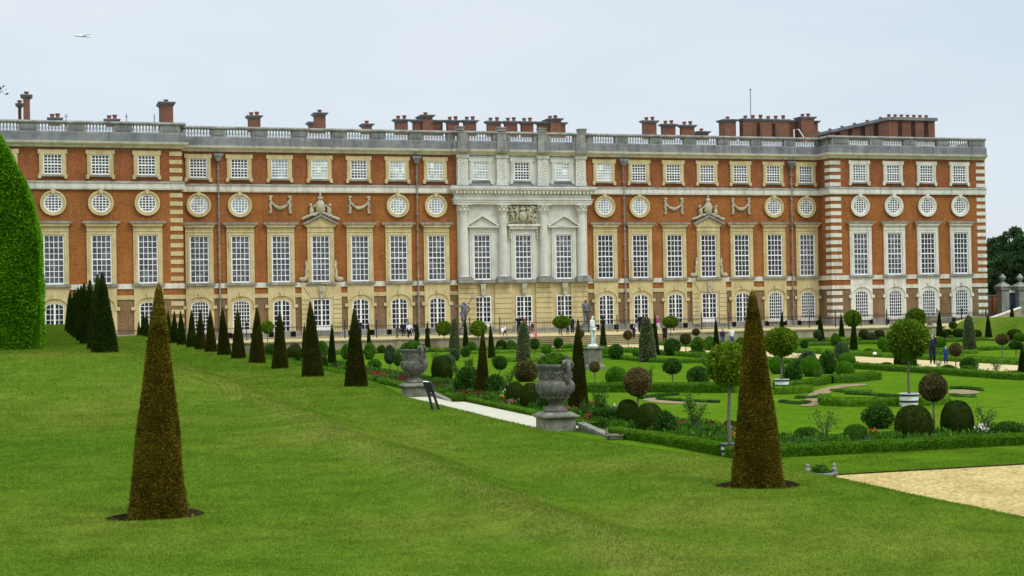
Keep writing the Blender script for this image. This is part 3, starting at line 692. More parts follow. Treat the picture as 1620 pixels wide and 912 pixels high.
# downpipes with hopper heads
for x in (17.08, 37.15, 59.9, 79.85):
    d = MB(); d.tube([(x, YW-.22, 14.5), (x, YW-.22, 12.3)], .07, 8); d.tube([(x, YW-.42, 12.3), (x, YW-.42, 11.35)], .07, 8); d.tube([(x, YW-.24, 11.35), (x, YW-.24, ZT+.2)], .07, 8)
    for z in (13.6, 12.6, 10.9, 9.2, 7.6, 6.0, 4.4, 2.8, 1.0, -.8, -2.2): d.box(x-.12, x+.12, YW-.34, YW-.1, z, z+.16)
    pp = part('downpipe', d, 'grey')
    hh = MB(); hh.frustum(x, YW-.3, 14.45, 14.95, .16, .12, .42, .27); hh.box(x-.46, x+.46, YW-.6, YW-.02, 14.95, 15.2); part('hopper_head', hh, 'grey_dark', parent=pp).location = (0, 0, 0)
for xx in (5.0, 3.9):
    pass
# chimneys (sub-parts of the roof): pixel extents of each stack in the photograph give its place on the roof
def chimney(xa, xb, yt, Y, depth=.6, pots=2, zb=16.3, flare=.27, slots=0):
    p0 = on_y(xa, yt, Y); p1 = on_y(xb, yt, Y); x0, x1, zt = p0[0]+flare, p1[0]-flare, (p0[2]+p1[2])/2
    mb = MB(); cxm, cym = (x0+x1)/2, Y+depth/2; hx, hy = (x1-x0)/2, depth/2
    mb.box(x0, x1, Y, Y+depth, zb, zt-.30)
    so_ = MB()
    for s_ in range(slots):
        sx = x0+(x1-x0)*(s_+1)/(slots+1); so_.box(sx-.2, sx+.2, Y-.05, Y-.004, zb, zt-.5)  # dark boxes painted on the face in place of shaded gaps
    ch = obj('chimney', mb.mesh('chimney', M['brick_chim'], origin=PO), roof)
    c = MB(); c.frustum(cxm, cym, zt-.30, zt-.09, hx+.03, hy+.03, hx+flare, hy+flare); c.box(cxm-hx-flare, cxm+hx+flare, cym-hy-flare, cym+hy+flare, zt-.09, zt); 
    capo = obj('chimney', c.mesh('chimney_cap', M['grey_dark'], origin=PO), roof)
    me2 = capo.data; bpy.data.objects.remove(capo)
    # join the cap and pots into the stack's own mesh
    bm = bmesh.new(); bm.from_mesh(ch.data); n0 = len(bm.faces); bm.from_mesh(me2); bm.faces.ensure_lookup_table()
    for f in bm.faces[n0:]: f.material_index = 1
    n1 = len(bm.faces)
    if pots:
        pt = MB()
        for i in range(pots):
            px = x0+(x1-x0)*(i+.5)/pots if pots > 2 else cxm+(i-(pots-1)/2)*min(.75, hx)
            hgt = .40+.14*((i*7) % 3)/2
            pt.lathe([(.21, 0), (.18, hgt*.6), (.25, hgt*.75), (.25, hgt)], px, cym-.1, zt-.02, 10)
        tmp = pt.mesh('pots', M['pot'], origin=PO); bm.from_mesh(tmp); bm.faces.ensure_lookup_table()
        for f in bm.faces[n1:]: f.material_index = 2
    if slots:
        n2 = len(bm.faces); bm.from_mesh(so_.mesh('slots', M['slot_shade'], origin=PO)); bm.faces.ensure_lookup_table()
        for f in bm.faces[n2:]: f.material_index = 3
    bm.to_mesh(ch.data); bm.free()
    for k in ('grey_dark', 'pot', 'slot_shade'): ch.data.materials.append(M[k])
    return ch
for a in ((24, 38, 164, 162, 1.2, 1), (32, 51.5, 150, 160, 1.5, 1), (74, 100, 186.5, 160, .6, 2), (164, 190.5, 188.5, 160, .6, 2), (250, 278, 161.5, 157, 2.6, 1), (390, 416, 183, 160, 1.2, 2),
          (487, 500, 193, 164, 1.4, 0), (496, 519, 178.5, 160, 1.6, 1), (572, 592, 196, 162, 1.4, 1), (622, 649, 189, 160, .6, 2), (651, 704, 190, 161, .8, 2), (665, 688, 182, 160.6, 2.2, 1),
          (704, 730, 190.5, 160, .6, 2), (731, 757, 190.5, 160, .6, 2), (768, 796, 192, 160, .6, 2), (796, 822, 192, 160, .6, 2), (822, 847.5, 192.5, 160, .6, 2), (848, 898, 193.5, 161, .6, 2),
          (867, 891, 187.5, 160.6, 2.2, 2), (1015, 1042, 191, 159, .6, 2), (1045, 1072, 196.5, 160, .6, 2), (1075, 1102, 198, 160, .6, 2), (1102, 1124, 208, 161, 1.4, 1), (1143, 1167.5, 189, 160, 1.6, 1),
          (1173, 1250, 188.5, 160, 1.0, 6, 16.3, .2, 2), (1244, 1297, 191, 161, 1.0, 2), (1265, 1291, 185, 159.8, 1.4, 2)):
    chimney(*a)
# the long stack on the east pavilion, turned so its west side shows
c0 = on_y(1404, 184, 154); c1 = on_y(1481, 186.5, 154)
def long_stack():
    x0, x1 = c0[0], c1[0]; zt = c0[2]
    so_ = MB(); mb = MB(); mb.box(x0+.2, x1-.2, 154, 156.2, 16.3, zt-.45); mb.box(x0+.2, x0+2.2, 156.2, 181, 16.3, zt-.45)
    for i in range(3):
        sx = x0+1.4+i*1.75; so_.box(sx, sx+.5, 153.93, 153.996, 16.6, zt-.6)  # gaps between flues: their shade is put on as dark boxes
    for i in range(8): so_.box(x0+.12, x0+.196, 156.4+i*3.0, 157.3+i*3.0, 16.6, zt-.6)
    ch = obj('chimney', mb.mesh('chimney', M['brick_chim'], origin=PO), roof)
    c = MB(); c.box(x0-.05, x1+.05, 153.75, 156.4, zt-.45, zt-.1); c.box(x0-.05, x0+2.45, 156.4, 181.2, zt-.45, zt-.1); cm = c.mesh('cap', None, origin=PO)
    p = MB()
    for i in range(7): p.lathe([(.17, 0), (.15, .25), (.21, .32), (.21, .45)], x0+.8+i*(x1-x0-1.5)/6, 155, zt-.1, 10)
    for i in range(8): p.lathe([(.17, 0), (.15, .25), (.21, .32), (.21, .45)], x0+1.2, 157.5+i*3, zt-.1, 10)
    pm = p.mesh('pots', None, origin=PO)
    bm = bmesh.new(); bm.from_mesh(ch.data); n0 = len(bm.faces); bm.from_mesh(cm); n1 = len(bm.faces); bm.from_mesh(pm); bm.faces.ensure_lookup_table()
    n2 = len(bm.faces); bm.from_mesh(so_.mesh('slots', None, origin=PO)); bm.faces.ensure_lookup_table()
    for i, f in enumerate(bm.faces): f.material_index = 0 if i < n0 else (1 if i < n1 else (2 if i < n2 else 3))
    bm.to_mesh(ch.data); bm.free()
    for k in ('grey_dark', 'pot', 'slot_shade'): ch.data.materials.append(M[k])
long_stack()
# rooftop mast, aerials and ladder rail
q = on_y(1187, 142, 161)
a = MB(); a.tube([(q[0], 161, 16.3), (q[0], 161, q[2])], .045, 6); a.ball((q[0], 161, q[2]), .12, 8, 5); part('mast', a, 'lead', parent=roof)
for px, yt in ((200, 180), (244, 181), (104.5, 180)):
    q = on_y(px, yt, 158); a = MB(); a.tube([(q[0], 158, 16.3), (q[0], 158, q[2])], .05, 6)
    if px != 244: a.tube([(q[0]-.2, 158, q[2]-.3), (q[0]+.2, 158, q[2]-.3)], .03, 5)
    part('aerial', a, 'lead', parent=roof)
q = on_y(1256, 205, 153); a = MB(); a.tube([(q[0], 153, 16.4), (q[0], 153, q[2]), (q[0]+.6, 153, q[2]), (q[0]+1.7, 153, 17.6)], .06, 6); part('ladder_rail', a, 'paint', parent=roof)
q = on_y(447, 205, 151.5); a = MB()
for sx in (-.35, .45): a.tube([(q[0]+sx, 151.3, 16.4), (q[0]+sx+.5, 151.6, 18.0)], .06, 6)
for i in range(4): a.tube([(q[0]-.3+i*.12, 151.35, 16.7+i*.33), (q[0]+.5+i*.12, 151.35, 16.7+i*.33)], .04, 6)
part('ladder_rail', a, 'paint', parent=roof)
# ------------------------------------------------------------------ terrace wall, steps, fence
for nm, x0, x1, lab in (('terrace_wall', 8.0, 41.6, 'low mossy stone retaining wall left of the garden steps'), ('terrace_wall', 55.2, 84.5, 'low mossy stone retaining wall right of the garden steps')):
    w = empty(nm, (x0, 128, ZP)); tag(w, lab, 'wall', 'retaining walls of the palace terrace')
    m = MB(); m.box(0, x1-x0, -.28, .1, -.1, .84); obj('wall_face', m.mesh('wall_face', M['wall_stone']), w)
    m = MB(); m.box(-.03, x1-x0+.03, -.40, .12, .842, .97); obj('coping', m.mesh('coping', M['wall_stone'], bevel=.02), w)
    m = MB()
    k = 3.0
    while k < x1-x0: m.box(k, k+.5, -.34, -.281, -.1, .838); k += 6.2
    obj('pier', m.mesh('pier', M['wall_stone']), w)
st = empty('garden_steps', (CX, 128, ZP)); tag(st, 'wide flight of pale stone steps down to the garden', 'steps')
for k in range(6):
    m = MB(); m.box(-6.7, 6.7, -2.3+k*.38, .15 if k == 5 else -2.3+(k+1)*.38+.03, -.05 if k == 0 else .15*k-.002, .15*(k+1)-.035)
    s_ = obj('step', m.mesh('step', M['wall_stone']), st)  # riser in darker stone: overhang shadow and stain put into the colour
    m = MB().box(-6.75, 6.75, -2.36+k*.38, -2.3+(k+1)*.38+(.2 if k == 5 else 0), .15*(k+1)-.034, .15*(k+1)); obj('tread', m.mesh('tread', M['gravel_pale']), s_)
FY = 137.4
fe = empty('iron_fence', (0, FY, ZT)); tag(fe, 'long black iron railing in front of the palace ground floor', 'fence')
m = MB()
for z in (.16, 1.12): m.box(-6, 103, -.03, .03, z-.025, z+.025)
obj('rail', m.mesh('rail', M['iron']), fe)
m = MB(); x = -6
while x < 103: m.box(x-.011, x+.011, -.012, .012, .05, 1.28); x += .16
obj('bars', m.mesh('bars', M['iron']), fe)
mp = MB(); mp.box(-.045, .045, -.045, .045, 0, 1.55); mp.ball((0, 0, 1.62), (.07, .07, .1), 8, 5); mp = mp.mesh('post', M['iron'])
x = -6.0
while x < 103: obj('post', mp, fe, (x, 0, 0)); x += 3.0

# ------------------------------------------------------------------ foliage builders
def unit(a): return a/np.maximum(np.linalg.norm(a, axis=1, keepdims=True), 1e-9)
def leaf_quads(P, Nr, L, W, spread=.9, up=0.0, seed=1):
    g = np.random.default_rng(seed); n = len(P)
    d = unit(Nr + spread*g.normal(size=(n, 3))*.6 + np.array([0, 0, up])); s = unit(np.cross(d, g.normal(size=(n, 3))))
    l = (L*(.65+.7*g.random((n, 1)))); w = (W*(.7+.6*g.random((n, 1))))
    V = np.stack([P-d*l*.25, P+d*l*.3+s*w*.5, P+d*l*.75, P+d*l*.3-s*w*.5], 1).reshape(-1, 3)
    return V, np.arange(4*n).reshape(n, 4)
def lathe_grid(prof, seg=20, lump=None, k=.94):
    V = []; Q = []
    for (r, z) in prof:
        for i in range(seg):
            a = 2*math.pi*i/seg; f = 1+ (lump(a, z) if lump else 0); V.append((r*k*f*math.cos(a), r*k*f*math.sin(a), z))
    for j in range(len(prof)-1):
        for i in range(seg):
            i2 = (i+1) % seg; Q.append((j*seg+i, j*seg+i2, (j+1)*seg+i2, (j+1)*seg+i))
    return np.array(V), np.array(Q)
def lump_fn(seed, amp, fz=5.0):
    r = random.Random(seed); t = [(r.randint(2, 6), r.random()*6.28, r.uniform(.5, 1)*fz, r.random()*6.28) for _ in range(6)]
    return lambda a, z: amp*sum(np.sin(k*a+p)*np.sin(q*z+s) for k, p, q, s in t)/2.2
def crown_mesh(name, prof, n, L, W, mat, spread=.9, lump=0.0, seed=1, core=.93, up=0.0, depth=.10, fz=5.0, taper=False, stray=.05):
    """clipped or loose crown: leaves over a lathe profile, over a slightly smaller solid of the same leaves"""
    g = np.random.default_rng(seed); prof = np.array(prof, float); lf = lump_fn(seed, lump, fz) if lump else (lambda a, z: 0*a)
    seg = np.linalg.norm(np.diff(prof, axis=0), axis=1); ar = seg*(prof[:-1, 0]+prof[1:, 0]+1e-4)
    i = g.choice(len(ar), n, p=ar/ar.sum()); t = g.random(n); p0 = prof[i]; p1 = prof[i+1]
    r = p0[:, 0]*(1-t)+p1[:, 0]*t; z = p0[:, 1]*(1-t)+p1[:, 1]*t; a = g.random(n)*2*math.pi
    d = p1-p0; nr = d[:, 1]/np.maximum(seg[i], 1e-6); nz = -d[:, 0]/np.maximum(seg[i], 1e-6)
    rr = r*(1+lf(a, z))*(1-depth*g.random(n)**2)
    rr = rr*(1+np.where(g.random(n) < stray, .10*g.random(n), 0))
    P = np.stack([rr*np.cos(a), rr*np.sin(a), z], 1); Nr = np.stack([nr*np.cos(a), nr*np.sin(a), nz], 1)
    k_ = np.clip(.30+rr/(.45*prof[:, 0].max()), 0, 1)[:, None] if taper else 1.0
    V, Q = leaf_quads(P, Nr, L*k_, W*k_, spread, up, seed)
    if core:
        CV, CQ = lathe_grid([tuple(q) for q in prof], 20, lf if lump else None, core); Q = np.concatenate([Q, CQ+len(V)]); V = np.concatenate([V, CV])
    return np_mesh(name, V, quads=Q, mat=mat)
def cone_prof(h, R, top=.035, n=14):
    return [(R*.92, 0)] + [((R-top)*(1-t)**.9+top, h*t) for t in np.linspace(.02, .97, n)] + [(top*.6, h*.99), (0.003, h)]
def ball_prof(R, H=None, n=12, z0=0.0, flat=.02):
    H = H or 2*R
    return [(R*math.sin(math.pi*t)+.001, z0+H*(1-math.cos(math.pi*t))/2) for t in np.linspace(flat, 1, n)]
def dome_prof(R, H, n=12):
    o = [(R*.80, 0), (R*.93, H*.15), (R*1.0, H*.38)]
    for t in np.linspace(.1, 1, n): o.append((R*math.cos(t*math.pi/2)**.72+.002, H*(.38+.62*math.sin(t*math.pi/2))))
    return o
PROTO = {}
# unit meshes: cone 2.2 m, ball 1 m across, dome 1 x 1 m
PROTO['cone_near_a'] = crown_mesh('yew_leaves', cone_prof(2.53, .300, .016), 70000, .036, .011, M['yew_brown'], 1.0, .040, 11, core=.93, depth=.07, fz=7, taper=True)
PROTO['cone_near_b'] = crown_mesh('yew_leaves', cone_prof(2.36, .300, .022), 70000, .036, .011, M['yew_brown'], 1.0, .036, 12, core=.93, depth=.07, fz=6, taper=True)
for i in range(3):
    PROTO['cone_mid%d' % i] = crown_mesh('yew_leaves', cone_prof(2.2, .305, .012), 15000, .05, .016, M['yew_mid'], .8, .024, 20+i, depth=.06, core=.95, taper=True)
    PROTO['cone_dark%d' % i] = crown_mesh('yew_leaves', cone_prof(2.2, .305, .012), 11000, .055, .018, M['yew'], .8, .024, 30+i, depth=.06, core=.95, taper=True)
PROTO['cone_holly'] = crown_mesh('holly_leaves', [(.30, 0), (.38, .15), (.37, .6), (.31, 1.2), (.22, 1.8), (.13, 2.1), (.01, 2.2)], 4500, .085, .05, M['holly'], 1.1, .06, 41, core=.88)
for i in range(2):
    PROTO['ball_bright%d' % i] = crown_mesh('box_leaves', ball_prof(.5, 1.0, flat=.12), 5200, .05, .028, M['box_bright'], .9, .04, 50+i, core=.94)
    PROTO['ball_holly%d' % i] = crown_mesh('holly_leaves', ball_prof(.5, 1.0), 3600, .085, .05, M['holly_brown'], 1.1, .06, 54+i, core=.88)
    PROTO['ball_dark%d' % i] = crown_mesh('shrub_leaves', ball_prof(.5, 1.0, flat=.1), 3000, .095, .05, M['dark_leaf'], 1.5, .20, 58+i, core=.72, depth=.22)
    PROTO['ball_mid%d' % i] = crown_mesh('shrub_leaves', ball_prof(.5, 1.0, flat=.1), 2600, .105, .05, M['mid_leaf'], 1.6, .24, 62+i, core=.66, depth=.28)
    PROTO['ball_grey%d' % i] = crown_mesh('holly_leaves', ball_prof(.5, 1.0, flat=.1), 3000, .09, .045, M['blue_leaf'], 1.4, .16, 66+i, core=.76, depth=.18)
    PROTO['dome_yew%d' % i] = crown_mesh('yew_leaves', dome_prof(.5, 1.0), 12000, .04, .014, M['yew'], .8, .03, 70+i, core=.95, depth=.05)
    PROTO['bay%d' % i] = crown_mesh('bay_leaves', ball_prof(.5, .94), 3400, .13, .05, M['bay'], 1.5, .13, 74+i, core=.78)
    PROTO['bay_flat%d' % i] = crown_mesh('bay_leaves', ball_prof(.5, .76), 1500, .13, .06, M['bay'], 1.2, .08, 78+i, core=.85)
PROTO['mound'] = crown_mesh('shrub_leaves', dome_prof(.5, .55), 3200, .10, .022, M['mid_leaf'], .9, .05, 82, core=.85, up=.3)
PROTO['mound_dark'] = crown_mesh('shrub_leaves', dome_prof(.5, .55), 2600, .10, .045, M['dark_leaf'], 1.2, .08, 83, core=.85)
def loose_shrub(name, seed, mat, nst=9, nl=520, h=1.0, w=.42):
    g = np.random.default_rng(seed); stem = MB(); LP = []; LN = []
    for i in range(nst):
        a = g.random()*6.28; tip = np.array([w*math.cos(a)*(.4+.7*g.random()), w*math.sin(a)*(.4+.7*g.random()), h*(.65+.4*g.random())])
        mid = tip*np.array([.45, .45, .55]); stem.tube([(0, 0, 0), mid, tip], [.016, .011, .004], 5)
        for k in range(nl//nst):
            t = .3+.75*g.random(); p = (mid*(1-abs(t-.5)*0)*(1-max(0, t-.5)*2)+tip*max(0, t-.5)*2) if t > .5 else mid*t*2
            p = p + g.normal(size=3)*.075; LP.append(p); LN.append(g.normal(size=3))
    V, Q = leaf_quads(np.array(LP), unit(np.array(LN)), .085, .042, 1.0, .2, seed)
    return stem.mesh('stems', M['bark']), np_mesh('shrub_leaves', V, quads=Q, mat=mat)
LOOSE = [loose_shrub('l', 90, M['mid_leaf']), loose_shrub('l', 91, M['mid_leaf'], 8, 340), loose_shrub('l', 92, M['dark_leaf'], 11, 900, 1.0, .36)]

FV = Vector(_F)
def mpp(P): return float(np.dot(P, _F))/F_PX           # metres per photo pixel at a point
def gz(p): return float(ground_z(p[0], p[1]))
def single(name, key, P, sx, sz, label, cat, group=None, rz=None):
    o = obj(name, PROTO[key], None, P); o.scale = (sx, sx, sz); o.rotation_euler = (R_(random.uniform(-1.6, 1.6)), R_(random.uniform(-1.6, 1.6)), random.random()*6.28 if rz is None else rz)
    return tag(o, label, cat, group)

# ------------------------------------------------------------------ yew cones on the lower terrace (x = 8.25) and the upper one (x = 1.7)
def cone(P, h, key, label, group, wide=1.0):
    base = 2.2 if 'near' not in key else 1.0
    s = h/base if 'near' not in key else 1.0
    return single('yew_cone', key, (P[0], P[1], P[2]-.02), s*wide, s, label, 'topiary tree', group)
GT = 'yew cones on the grass terraces'
cone((1.19, 16.52, -2.225), 1, 'cone_near_a', 'tall bronzed yew cone in a dug soil ring, nearest on the left lawn', GT)
cone((8.17, 16.29, -2.225), 1, 'cone_near_b', 'tall bronzed yew cone in a dug soil ring, nearest on the right beside the gravel', GT)
ordn = ['first', 'second', 'third', 'fourth', 'fifth', 'sixth', 'seventh', 'eighth', 'ninth', 'tenth', 'eleventh', 'twelfth', 'thirteenth', 'fourteenth', 'fifteenth', 'sixteenth', 'seventeenth']
low = [(563.5, 611, 484), (495, 597.5, 476), (443, 582.5, 489), (407, 575.7, 484), (377.5, 567, 486), (355, 564, 487), (334, 559, 490), (317.5, 554.5, 490), (303.7, 550.5, 490), (288, 546.7, 491), (276, 545, 492), (266.5, 543, 492), (255, 540, 492), (240, 535.5, 493), (232, 533.2, 493), (226.5, 532, 493), (220, 530.8, 494)]
for k, (x, y, yt) in enumerate(low):
    P = on_x(x, y, 8.25); h = on_y(x-1, yt, P[1])[2]-P[2]
    P[2] = gz(P); key = 'cone_mid%d' % (k % 3) if k < 8 else 'cone_dark%d' % (k % 3)
    cone(P, min(max(h, 1.9), 2.5), key, 'clipped yew cone on the lower lawn edge, %s of its row counted from the urns' % ordn[k], GT)
up = [(164.5, 557.5), (148, 553), (141.5, 545.5), (134.5, 538.5), (127.5, 533.5), (121.5, 527.5), (116, 522.5), (112, 519)]
for k, (x, y) in enumerate(up):
    d = ray(x, y); s_ = -1.15/d[2]; P = d*s_; P[0] = 1.72; P[1] = 42.6+k*5.6+(0, -2.2, 0, 0, 0, 0, 2, 4)[k]; P[2] = gz(P)
    cone(P, 2.25, 'cone_dark%d' % (k % 3), 'dark yew cone on the upper lawn by the clipped hedge, %s from the near end' % ordn[k], GT, 1.12)
ecs = [(1547, 501.3, 476), (1601, 501.8, 478)]
for k, (x, y, yt) in enumerate(ecs):
    P = on_z(x, y, -2.2); P = P*(89.0/P[0]) if P[0] > 89 else P
    for _ in range(6): P = ray(x, y)*((gz(P)+.0)/ray(x, y)[2])
    h = on_y(x, yt, P[1])[2]-P[2]
    cone(P, h, 'cone_dark1', ('rusty' if k == 0 else 'small green')+' yew cone on top of the far right grass bank, '+('left' if k == 0 else 'right')+' one', GT)

# ------------------------------------------------------------------ parterre planting, measured on the ground at z = -3.9
GP = 'yew cones in the parterre beds'
def G(x, y): return on_z(x, y, ZP)
pc = [(763, 628, 518, 26, 'mid', 'slim yew cone in the near left bed between the two urns'),
      (915, 655, 503, 36, 'mid', 'tall yew cone rising right behind the nearer stone urn'),
      (525, 581, 512, 16, 'dark', 'dark yew cone left of the old lower row, before the third rusticated door'),
      (481, 573.5, 510, 11, 'dark', 'narrow yew cone half hidden behind the second terrace cone'),
      (584, 549, 507, 9, 'dark', 'small yew cone behind the nearest terrace cone with a round bush before it'),
      (448, 557, 506, 9, 'dark', 'narrow yew cone peeping out behind the third terrace cone'),
      (659, 550, 508, 11, 'dark', 'yew cone behind the far urn, in front of the seated visitor'),
      (676.5, 552, 508, 11, 'dark', 'yew cone just right of the far urn, against the terrace wall'),
      (737, 551, 501, 11, 'dark', 'yew cone standing in front of the left dark statue'),
      (778, 567, 510, 13, 'dark', 'upright yew cone on the lawn left of the silvery holly column'),
      (954.5, 549, 498, 12, 'dark', 'yew cone just right of the white marble statue'),
      (1037.5, 562, 496, 13, 'dark', 'yew cone touching the silvery holly pyramid from behind'),
      (1134, 566.5, 499, 13, 'dark', 'yew cone left of the visitor in a white jacket'),
      (1237, 538, 494, 12, 'dark', 'yew cone rising behind the potted bay tree beside the big near cone'),
      (1299, 540, 494, 13, 'dark', 'yew cone near the terrace wall with a small round standard before it'),
      (1332, 537, 494, 11, 'dark', 'yew cone beside the ball bay tree, right of the quoined corner'),
      (1350.5, 558, 493, 14, 'dark', 'dark yew cone in front of a ball bay tree by the palace corner'),
      (1423, 585.5, 512, 21, 'mid', 'broad yew cone standing under the big potted bay tree'),
      (1422, 533, 504, 8, 'dark', 'tiny far yew cone behind the big potted bay crown'),
      (1486.5, 531.6, 490, 12, 'dark', 'yew cone at the foot of the far right grass bank'),
      (1564, 534.5, 496, 12, 'dark', 'yew cone before the far right grass bank, near the gate piers'),
      (1618, 597, 544, 18, 'dark', 'yew cone cut by the right edge of the view')]
for k, (x, y, yt, w, kd, lab) in enumerate(pc):
    P = G(x, y)
    if P[1] > 124.5: P = on_y(x, y, 124.5); P = np.array([P[0], 124.5, ZP])
    h = on_y(x-(y-yt)*.017, yt, P[1])[2]-ZP; R = w*mpp(P)/2
    o = cone(P, h, 'cone_%s%d' % (kd, k % 3), lab, GP, (R/.33)/(h/2.2))
GH = 'variegated holly pyramids'
for (x, y, yt, w, lab) in ((828, 573, 508, 21, 'tall silvery variegated holly column left of the nearer urn'), (719, 557, 503, 15, 'silvery variegated holly column before the palace centre, left of the left statue'),
                           (1025, 573, 502, 25, 'silvery variegated holly pyramid right of the marble statue'), (1534, 557, 499, 19, 'silvery variegated holly pyramid on the far right lawn')):
    P = G(x, y); h = on_y(x, yt, P[1])[2]-ZP; R = w*mpp(P)/2
    single('holly_pyramid', 'cone_holly', P, R/.37, h/2.2, lab, 'topiary tree', GH)

def standard(name, P, ctop, cw, ch, crown, label, cat, group, trunk_r=.03, z0=0.0):
    """tree clipped to a ball on a bare stem; ctop = crown top, cw/ch = crown size in metres"""
    t = empty(name, (P[0], P[1], P[2]), random.random()*6.28); tag(t, label, cat, group)
    zc = ctop-P[2]-ch
    m = MB(); m.tube([(0, 0, z0), (.015, .01, zc*.5), (0, -.01, zc*.8), (.0, 0, zc+ch*.45)], [trunk_r*1.15, trunk_r, trunk_r*.95, trunk_r*.6], 8)
    for q in range(5):
        a = q*1.26; m.tube([(0, 0, zc*.95), (.12*cw*math.cos(a), .12*cw*math.sin(a), zc+ch*.2), (.3*cw*math.cos(a), .3*cw*math.sin(a), zc+ch*.5)], [trunk_r*.6, trunk_r*.45, trunk_r*.2], 5)
    obj('trunk', m.mesh('trunk', M['bark']), t)
    c = obj('crown', PROTO[crown], t, (0, 0, zc)); hz = {'bay_': .76, 'bay0': .94, 'bay1': .94}.get(crown[:4], 1.0); c.scale = (cw, cw, ch/hz)
    return t
def standard_px(name, base, cxp, ytop, ybot, wpx, crown, label, group, cat='small tree', ymax=124.8, **kw):
    P = G(*base)
    if P[1] > ymax: P = on_y(base[0], base[1], ymax); P[2] = ZP
    top = on_y(cxp, ytop, P[1])[2]; bot = on_y(cxp, ybot, P[1])[2]
    return standard(name, P, top, wpx*mpp(P), top-bot, crown, label, cat, group, **kw)
GS = 'clipped standards in the parterre beds'
for k, (b, cxp, yt, yb, w, cr_, lab) in enumerate((
    ((1010, 676), 1010, 583, 626, 42, 'ball_holly0', 'variegated holly ball on a stem rising from two dark yew domes'),
    ((1478, 690), 1480, 592, 634, 43, 'ball_holly1', 'variegated holly ball on a stem between two dark yew domes at right'),
    ((1064, 609.5), 1063, 568, 592, 28, 'ball_dark0', 'dark green ball standard on the lawn before the mid hedge'),
    ((791, 597), 791, 564, 585, 23, 'ball_dark1', 'dark green ball standard on the lawn left of the bronze holly ball'),
    ((846, 566), 846, 536, 553, 15, 'ball_dark0', 'dark ball standard right of the silvery holly column, left of a pair'),
    ((883.5, 563), 883, 535, 551, 15, 'ball_dark1', 'dark ball standard above the near urn flowers, right of a pair'),
    ((918.5, 550), 918.5, 522, 534.5, 12, 'ball_holly0', 'small brownish ball standard just left of the marble statue'),
    ((993.5, 553), 993, 523.5, 537.5, 14, 'ball_holly1', 'small brownish ball standard in front of the garden steps'),
    ((1101.5, 545), 1101.5, 520, 531, 12, 'ball_holly0', 'tiny brownish ball standard at the terrace wall, left of the white-jacketed visitor'),
    ((1085, 562), 1086, 528, 545, 17, 'ball_holly1', 'loose brownish standard right of the dark bushes by the steps'),
    ((1293.5, 553), 1294, 522.5, 536, 13, 'ball_grey0', 'small greyish ball standard in front of a yew cone by the terrace wall'),
    ((1508, 534), 1508, 509, 520.5, 12, 'ball_dark0', 'small dark ball standard at the foot of the right grass bank'),
    ((1512.5, 589), 1512, 543, 563.5, 20, 'ball_holly1', 'brownish ball standard at the path edge right of the child in blue'),
    ((1586, 566), 1586, 528, 546, 20, 'ball_holly0', 'brownish ball standard on the far right lawn, left of the bright ball'),
    ((1607.5, 569), 1607.5, 539, 553, 20, 'ball_dark1', 'dark flat ball standard near the right edge of the view'),
    ((941, 609.5), 941, 572, 589, 17, 'ball_holly1', 'small rusty standard on the lawn in front of the statue plinth'),
    ((617, 598), 616, 547, 576, 17, 'ball_grey1', 'tall greyish loose standard left of the far urn'),
    ((629.5, 598), 629, 559, 579, 13, 'ball_dark0', 'slim dark standard close to the far urn'),
    ((1272.5, 557), 1272.5, 538, 553, 12, 'ball_dark1', 'dark little standard between the potted bay and the terrace wall'))):
    standard_px('ball_standard', b, cxp, yt, yb, w, cr_, lab, GS)
GB = 'bay balls in front of the palace terrace'
for k, (b, cxp, yt, yb, w, cr_, lab) in enumerate((
    ((423.5, 548), 422, 509, 527, 19, 'bay_flat0', 'bright clipped bay ball on a stem between the third and fourth terrace cones'),
    ((703, 548), 703, 509.5, 529.5, 24, 'bay_flat1', 'bright clipped bay ball on a stem right of the far urn'),
    ((757, 550), 757, 509, 531, 25, 'bay_flat0', 'bright clipped bay ball on a stem before the left door of the stone centre'),
    ((889, 545), 888.5, 501, 519, 26, 'bay_flat1', 'bright flat bay ball on a stem before the right door of the stone centre'),
    ((1061.5, 546), 1061, 501.5, 518, 25, 'bay_flat0', 'bright flat bay ball on a stem right of the garden steps'),
    ((1350, 541), 1350, 492.5, 516, 25, 'bay_flat1', 'bright bay ball partly behind a dark yew cone at the pale corner'),
    ((1449, 535), 1449, 489.5, 518, 30, 'bay0', 'bright loose bay ball by the far right fence, above the big potted tree'))):
    standard_px('bay_standard', b, cxp, yt, yb, w, cr_, lab, GB, ymax=126.2 if cxp != 888.5 else 125.0)
